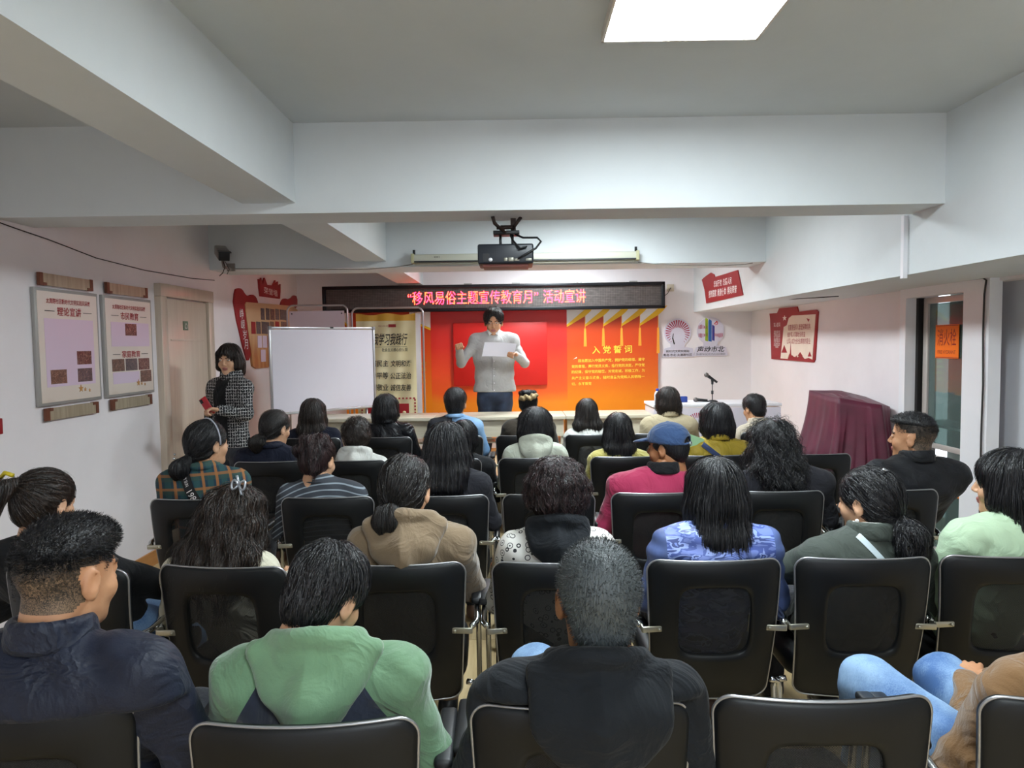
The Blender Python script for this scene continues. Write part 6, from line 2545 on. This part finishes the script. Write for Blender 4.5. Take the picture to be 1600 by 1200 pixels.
for q in ((-.05, 0, 0), (-.02, -.008, .01), (.015, -.006, .005), (.05, 0, .022)):
    v.ell(c + q, (.036, .018, .024), .008)
v.ripple(lambda X, Y, Z: .004 * np.sin(X * 120 + Z * 90))
link('hair_claw', new_mesh('hair_claw', *v.mesh(0)), D['t'], [mat('gold_fabric', '9A8560', .45, .3, var=.4, scale=60)])
seated('longwhite', 'woman with long dark hair over white top in the front row', CH['4e'], 4, 917, 624, True, 'long', 'soft', WHITEJ, 'crew', hs=.98, dy=.12, sx=920, hair_o=dict(L=.20, LW=.07, T=.04, W=.95, SX=.01), sw=.165)
seated('trench', 'woman with brown bob in beige trench coat before the white table', CH['4f'], 4, 1044, 606, True, 'bob', 'brown', BEIGE, 'stand', hs=1.04, dy=.12, sx=1044, hair_o=dict(L=.16, W=.98), sw=.19, yaw=.08, fat=1.08)
seated('frontman', 'short haired man in cream jacket at the right end of the front row', CH['4g'], 4, 1176, 618, False, 'short', 'black', CREAMJ, 'stand', hs=.98, dy=.12, sx=1188, sw=.18, yaw=.45, pitch=.2)

# pale green paper held beside the mustard jacket
pp = at(1080, 703, 4.83)
o = thing('green_paper', 'pale green sheet of paper held left of the mustard jacket', 'paper', pp)
MB().box((0, 0, 0), (.12, .004, .2), Matrix.Rotation(.35, 3, 'Y')).build('sheet', mat('green_paper_stock', 'A9D8A8', .7), o)


# ------------------------------------------------------------------ standing figures
def standing(label, pos, rz, top_z, fem, style, hair, top_m, J, yaw, pitch, hs, legs_m, sk, hair_o=None, col='shirt', cm=None, hips=.92, fat=1.0, seedn=5, hem=None, handpose=('open', 'open'), rip=.005,
             ups=None, hfix=(0, 0), arm=1.0):
    t = thing('person', label, 'person', pos, rz)
    R = rot(yaw, pitch, 0)
    hc = np.array((hfix[0], hfix[1], top_z)) - R @ np.array((0, -.012, .118)) * hs
    zs = top_z - .285
    S = np.array((0, .0, zs))
    sw = J['sw']
    neck = np.array((hc[0] * .6, hc[1] * .5 - .01, zs + .04))
    J.update(zs=zs, S=S, neck=neck, hipz=hips, ax=np.array((1.0, 0, 0)), fat=fat)
    for k_ in ('elL', 'elR', 'handL', 'handR'):
        J[k_] = np.array(J[k_])
    v = jacket('plain', J, .0085, dict(fat=fat, seed=seedn, rip=rip, arm=arm))
    if hem:
        v.ell((0, 0, hips - .02), (.175 * fat, .125 * fat, .10), .03)
        v.half((0, 0, hem), (0, 0, -1), .004)
    g = link('jacket' if fem else 'shirt', new_mesh('jacket', *v.mesh(1)), t, [top_m])
    cv = collar(J, col, .008, hs)
    link('collar', new_mesh('collar', *cv.mesh(1)), t, [cm or top_m])
    v = Vol((-.3, -.25, 0), (.3, .25, hips + .2), .012)
    v.ell((0, 0, hips - .01), (.165 * fat, .115 * fat, .12), .03)
    for s_ in (-1, 1):
        v.path([(s_ * .085, 0, hips - .06), (s_ * .1, .01, .5), (s_ * .11, -.01, .1)], [.095 * fat, .068, .055], .02)
    v.half((0, 0, .04), (0, 0, -1), .005)
    v.ripple(lambda X, Y, Z: .004 * np.sin(Z * 45 + X * 30))
    link('trousers', new_mesh('trousers', *v.mesh(1)), t, [legs_m])
    for s_ in (-1, 1):
        shoe(t, (s_ * .11, -.01, .1), mat('shoe_black', '18181A', .4))
    hv, hf, mi = person_head(fem, R, hc, hs, None)
    b = Vol(np.minimum.reduce([J['handL'] - .1, J['handR'] - .1, (-.3, -.2, .02)]), np.maximum.reduce([J['handL'] + .1, J['handR'] + .1, (.3, .2, zs + .1)]), .018)
    b.cone((0, 0, hips), S + (0, 0, -.12), .085, .09, .03).cone(S + (0, 0, -.12), neck, .08, .045, .03)
    b.cone(S - (sw - .05, 0, .05), S + (sw - .05, 0, -.05), .035, .035, .02)
    for s_, nm in ((-1, 'L'), (1, 'R')):
        b.path([S + (s_ * (sw - .04), 0, -.05), J['el' + nm], J['hand' + nm]], [.036, .032, .026], .01)
        b.path([(s_ * .085, 0, hips - .05), (s_ * .1, .01, .5), (s_ * .11, -.01, .08)], [.07, .048, .036], .02)
    bv_, bf_ = b.mesh(1)
    parts = [(hv, hf), (bv_, bf_)]
    for s_, nm, ps in ((-1, 'L', handpose[0]), (1, 'R', handpose[1])):
        HV, HF = FIST if ps == 'fist' else HAND
        d = J['hand' + nm] - J['el' + nm]
        up = (ups or {}).get(nm, (0, .2, 1))
        B = basis(d, up)
        Q, HF_ = HV.copy(), HF
        if s_ < 0:
            Q = Q * (-1, 1, 1)
            HF_ = HF[:, ::-1]
        parts.append((Q @ B.T * (.95 if fem else 1.05) + J['hand' + nm], HF_))
    V, F = merge(parts)
    me = new_mesh('body', V, F)
    full = np.zeros(len(F), dtype=np.int32)
    full[:len(mi)] = mi
    set_mats(me, [sk, M_LIPS, M_BROW, M_EYEW, M_IRIS, STUB, STUB_D], full)
    link('body', me, t)
    ho = dict(hair_o or {})
    ho.setdefault('vox', .0065)
    Vh, Fh = merge(hair_style(style, .6, seedn, ho))
    link('hair', new_mesh('hair', xf(Vh, R, hc, hs), Fh), t, [HAIR[hair]])
    return dict(t=t, hc=hc, R=R, hs=hs, J=J, g=g)


# the speaker
YS = 7.68
ptop = at(771, 483, YS)
D = standing('man standing and reading aloud behind the desk in grey white shirt and glasses', (ptop.x, YS, .2), PI, ptop.z - .2, False, 'short', 'soft', SHIRT,
             dict(sw=.215, elR=(.36, .06, 1.25), handR=(.36, .27, 1.40), elL=(-.33, .06, 1.24), handL=(-.235, .30, 1.33)), 0.0, .27, 1.2, DENIM_D, SKIN, col='shirt', hair_o=dict(HL=1), arm=.82,
             fat=1.2, hem=.93, hips=.9, handpose=('fist', 'fist'), ups=dict(R=(.3, 0, 1), L=(-.2, .3, 1)), rip=.006, hfix=(0, .05))
T = D['t']
# placket and buttons, cuffs
me = D['g'].data
bvt = BVHTree.FromPolygons([v.co for v in me.vertices], [tuple(p.vertices) for p in me.polygons])
pts = []
for i in range(26):
    z = 1.44 - i * .0195
    hit = bvt.ray_cast(Vector((.0, 1.5, z)), Vector((0, -1, 0)))
    if hit[0]:
        pts.append((0, hit[0].y + .002, z))
        if i % 4 == 1:
            MB().lathe((0, hit[0].y + .006, z), [(.006, 0), (.006, .003)], 10, 'Y').build('button', M_WHITE, T)
MB().tube([(p[0] + .018, p[1] + .001, p[2]) for p in pts], .0022, 5).build('placket_seam', mat('seam_grey', '6E6C6C', .8), T)
V, F = [], []
for i, p in enumerate(pts):
    V += [(p[0] - .017, p[1] - .001, p[2]), (p[0] - .017, p[1] + .003, p[2]), (p[0] + .017, p[1] + .003, p[2]), (p[0] + .017, p[1] - .001, p[2])]
    if i:
        o_ = (i - 1) * 4
        F += [(o_, o_ + 1, o_ + 5, o_ + 4), (o_ + 1, o_ + 2, o_ + 6, o_ + 5), (o_ + 2, o_ + 3, o_ + 7, o_ + 6)]
link('placket', new_mesh('placket', V, F, False), T, [SHIRT])
nb = D['J']['neck']
for s_ in (-1, 1):
    q = MB()
    P = [(s_ * .008, .082, -.012), (s_ * .062, .055, .034), (s_ * .075, .062, .0), (s_ * .045, .105, -.045)]
    A = [Vector(nb) + Vector(p) for p in P]
    B = [a_ + Vector((0, .006, .004)) for a_ in A]
    o_ = A + B
    q.add(o_, [(0, 1, 2, 3), (7, 6, 5, 4), (0, 4, 5, 1), (1, 5, 6, 2), (2, 6, 7, 3), (3, 7, 4, 0)])
    q.build('collar_point', mat('collar_white', 'C4C2C0', .8), T)
hp = MB()
c = D['hc']


def H(p):
    return c + D['R'] @ (np.array(p) * D['hs'])


for s_ in (-1, 1):
    hp.tube([H((s_ * .031 + .021 * math.cos(a), .104, .008 + .014 * math.sin(a))) for a in np.linspace(0, 2 * PI, 16, endpoint=False)], .0013, 6, closed=True)
    hp.tube([H((s_ * .052, .102, .012)), H((s_ * .072, .06, .014)), H((s_ * .078, .0, .008))], .0013, 6)
hp.tube([H((-.010, .105, .010)), H((.0, .107, .013)), H((.010, .105, .010))], .0013, 6)
hp.build('glasses', mat('glasses_metal', '8A8078', .3, .8), T)
# sheet of paper
ps = thing('paper_sheet', 'white sheet of paper held up by the speaker', 'paper', (at(780, 547, YS - .40).x, YS - .40, at(780, 547, YS - .4).z))
Rp = Matrix.Rotation(.06, 3, 'Y') @ Matrix.Rotation(.35, 3, 'X')
V = [(x * .165 + (.012 if z > 0 else -.012), .02 * math.cos(x * 1.5), z * .078) for x in np.linspace(-1, 1, 13) for z in (-1, 1)]
V = [tuple(Rp @ Vector(v)) for v in V]
V2 = V + [(v[0], v[1] + .0008, v[2]) for v in V]
F = []
for i in range(12):
    F.append((2 * i, 2 * i + 2, 2 * i + 3, 2 * i + 1))
    F.append((26 + 2 * i, 26 + 2 * i + 1, 26 + 2 * i + 3, 26 + 2 * i + 2))
link('sheet', new_mesh('sheet', V2, F), ps, [mat('paper_white', 'EDE8F2', .6)])

# the woman with the phone
YW = 5.62
ptop = at(357, 539, YW)
D = standing('woman with dark bob in black and white tweed jacket holding a red phone', (ptop.x, YW, 0), PI - .42, ptop.z, True, 'bob', 'brown', tweed(),
             dict(sw=.17, elR=(.235, -.02, ptop.z - .56), handR=(.18, .10, ptop.z - .76), elL=(-.215, .05, ptop.z - .545), handL=(-.135, .23, ptop.z - .50)), .36, .12, 1.02,
             cloth('slate_skirt', '3A3E46', .1, .8), SKIN_L, hair_o=dict(L=.115, W=.92), col='stand', hem=.86, hips=.87, handpose=('fist', 'open'), fat=.98,
             ups=dict(L=(0, -.4, 1)), seedn=9, rip=.004)
T = D['t']
# black roll neck and shirt front
cv = collar(D['J'], 'turtle', .008, 1.0)
link('rollneck', new_mesh('rollneck', *cv.mesh(1)), T, [BLACK])
me = D['g'].data
me.materials.append(BLACK)
cen = np.zeros(len(me.polygons) * 3)
me.polygons.foreach_get('center', cen)
cen = cen.reshape(-1, 3)
zs_ = D['J']['zs']
me.polygons.foreach_set('material_index', ((np.abs(cen[:, 0]) < .05 - np.clip(cen[:, 2] - zs_ + .3, 0, 1) * .03 + .02) & (cen[:, 1] > .05) & (cen[:, 1] < .17)).astype(np.int32))
hw = T.matrix_basis
ph_ = Vector(D['J']['handL']) + Vector((.085, .05, .035))
pw = Matrix.Translation((ptop.x, YW, 0)) @ Matrix.Rotation(PI - .42, 4, 'Z') @ ph_
phn = thing('smartphone', 'red smartphone in the hand of the woman in tweed', 'phone', pw, PI - .42)
MB().box((0, 0, 0), (.072, .012, .145), Matrix.Rotation(.45, 3, 'Y') @ Matrix.Rotation(-.25, 3, 'X'), .006).build('case', mat('red_phone_case', 'B8202C', .35), phn)
MB().box(Matrix.Rotation(.45, 3, 'Y') @ Matrix.Rotation(-.25, 3, 'X') @ Vector((.018, .008, .05)), (.024, .004, .03), Matrix.Rotation(.45, 3, 'Y') @ Matrix.Rotation(-.25, 3, 'X')).build('lens', M_BLACK, phn)
print('TRIS', sum(len(o.data.polygons) for o in bpy.data.objects if o.type == 'MESH'))
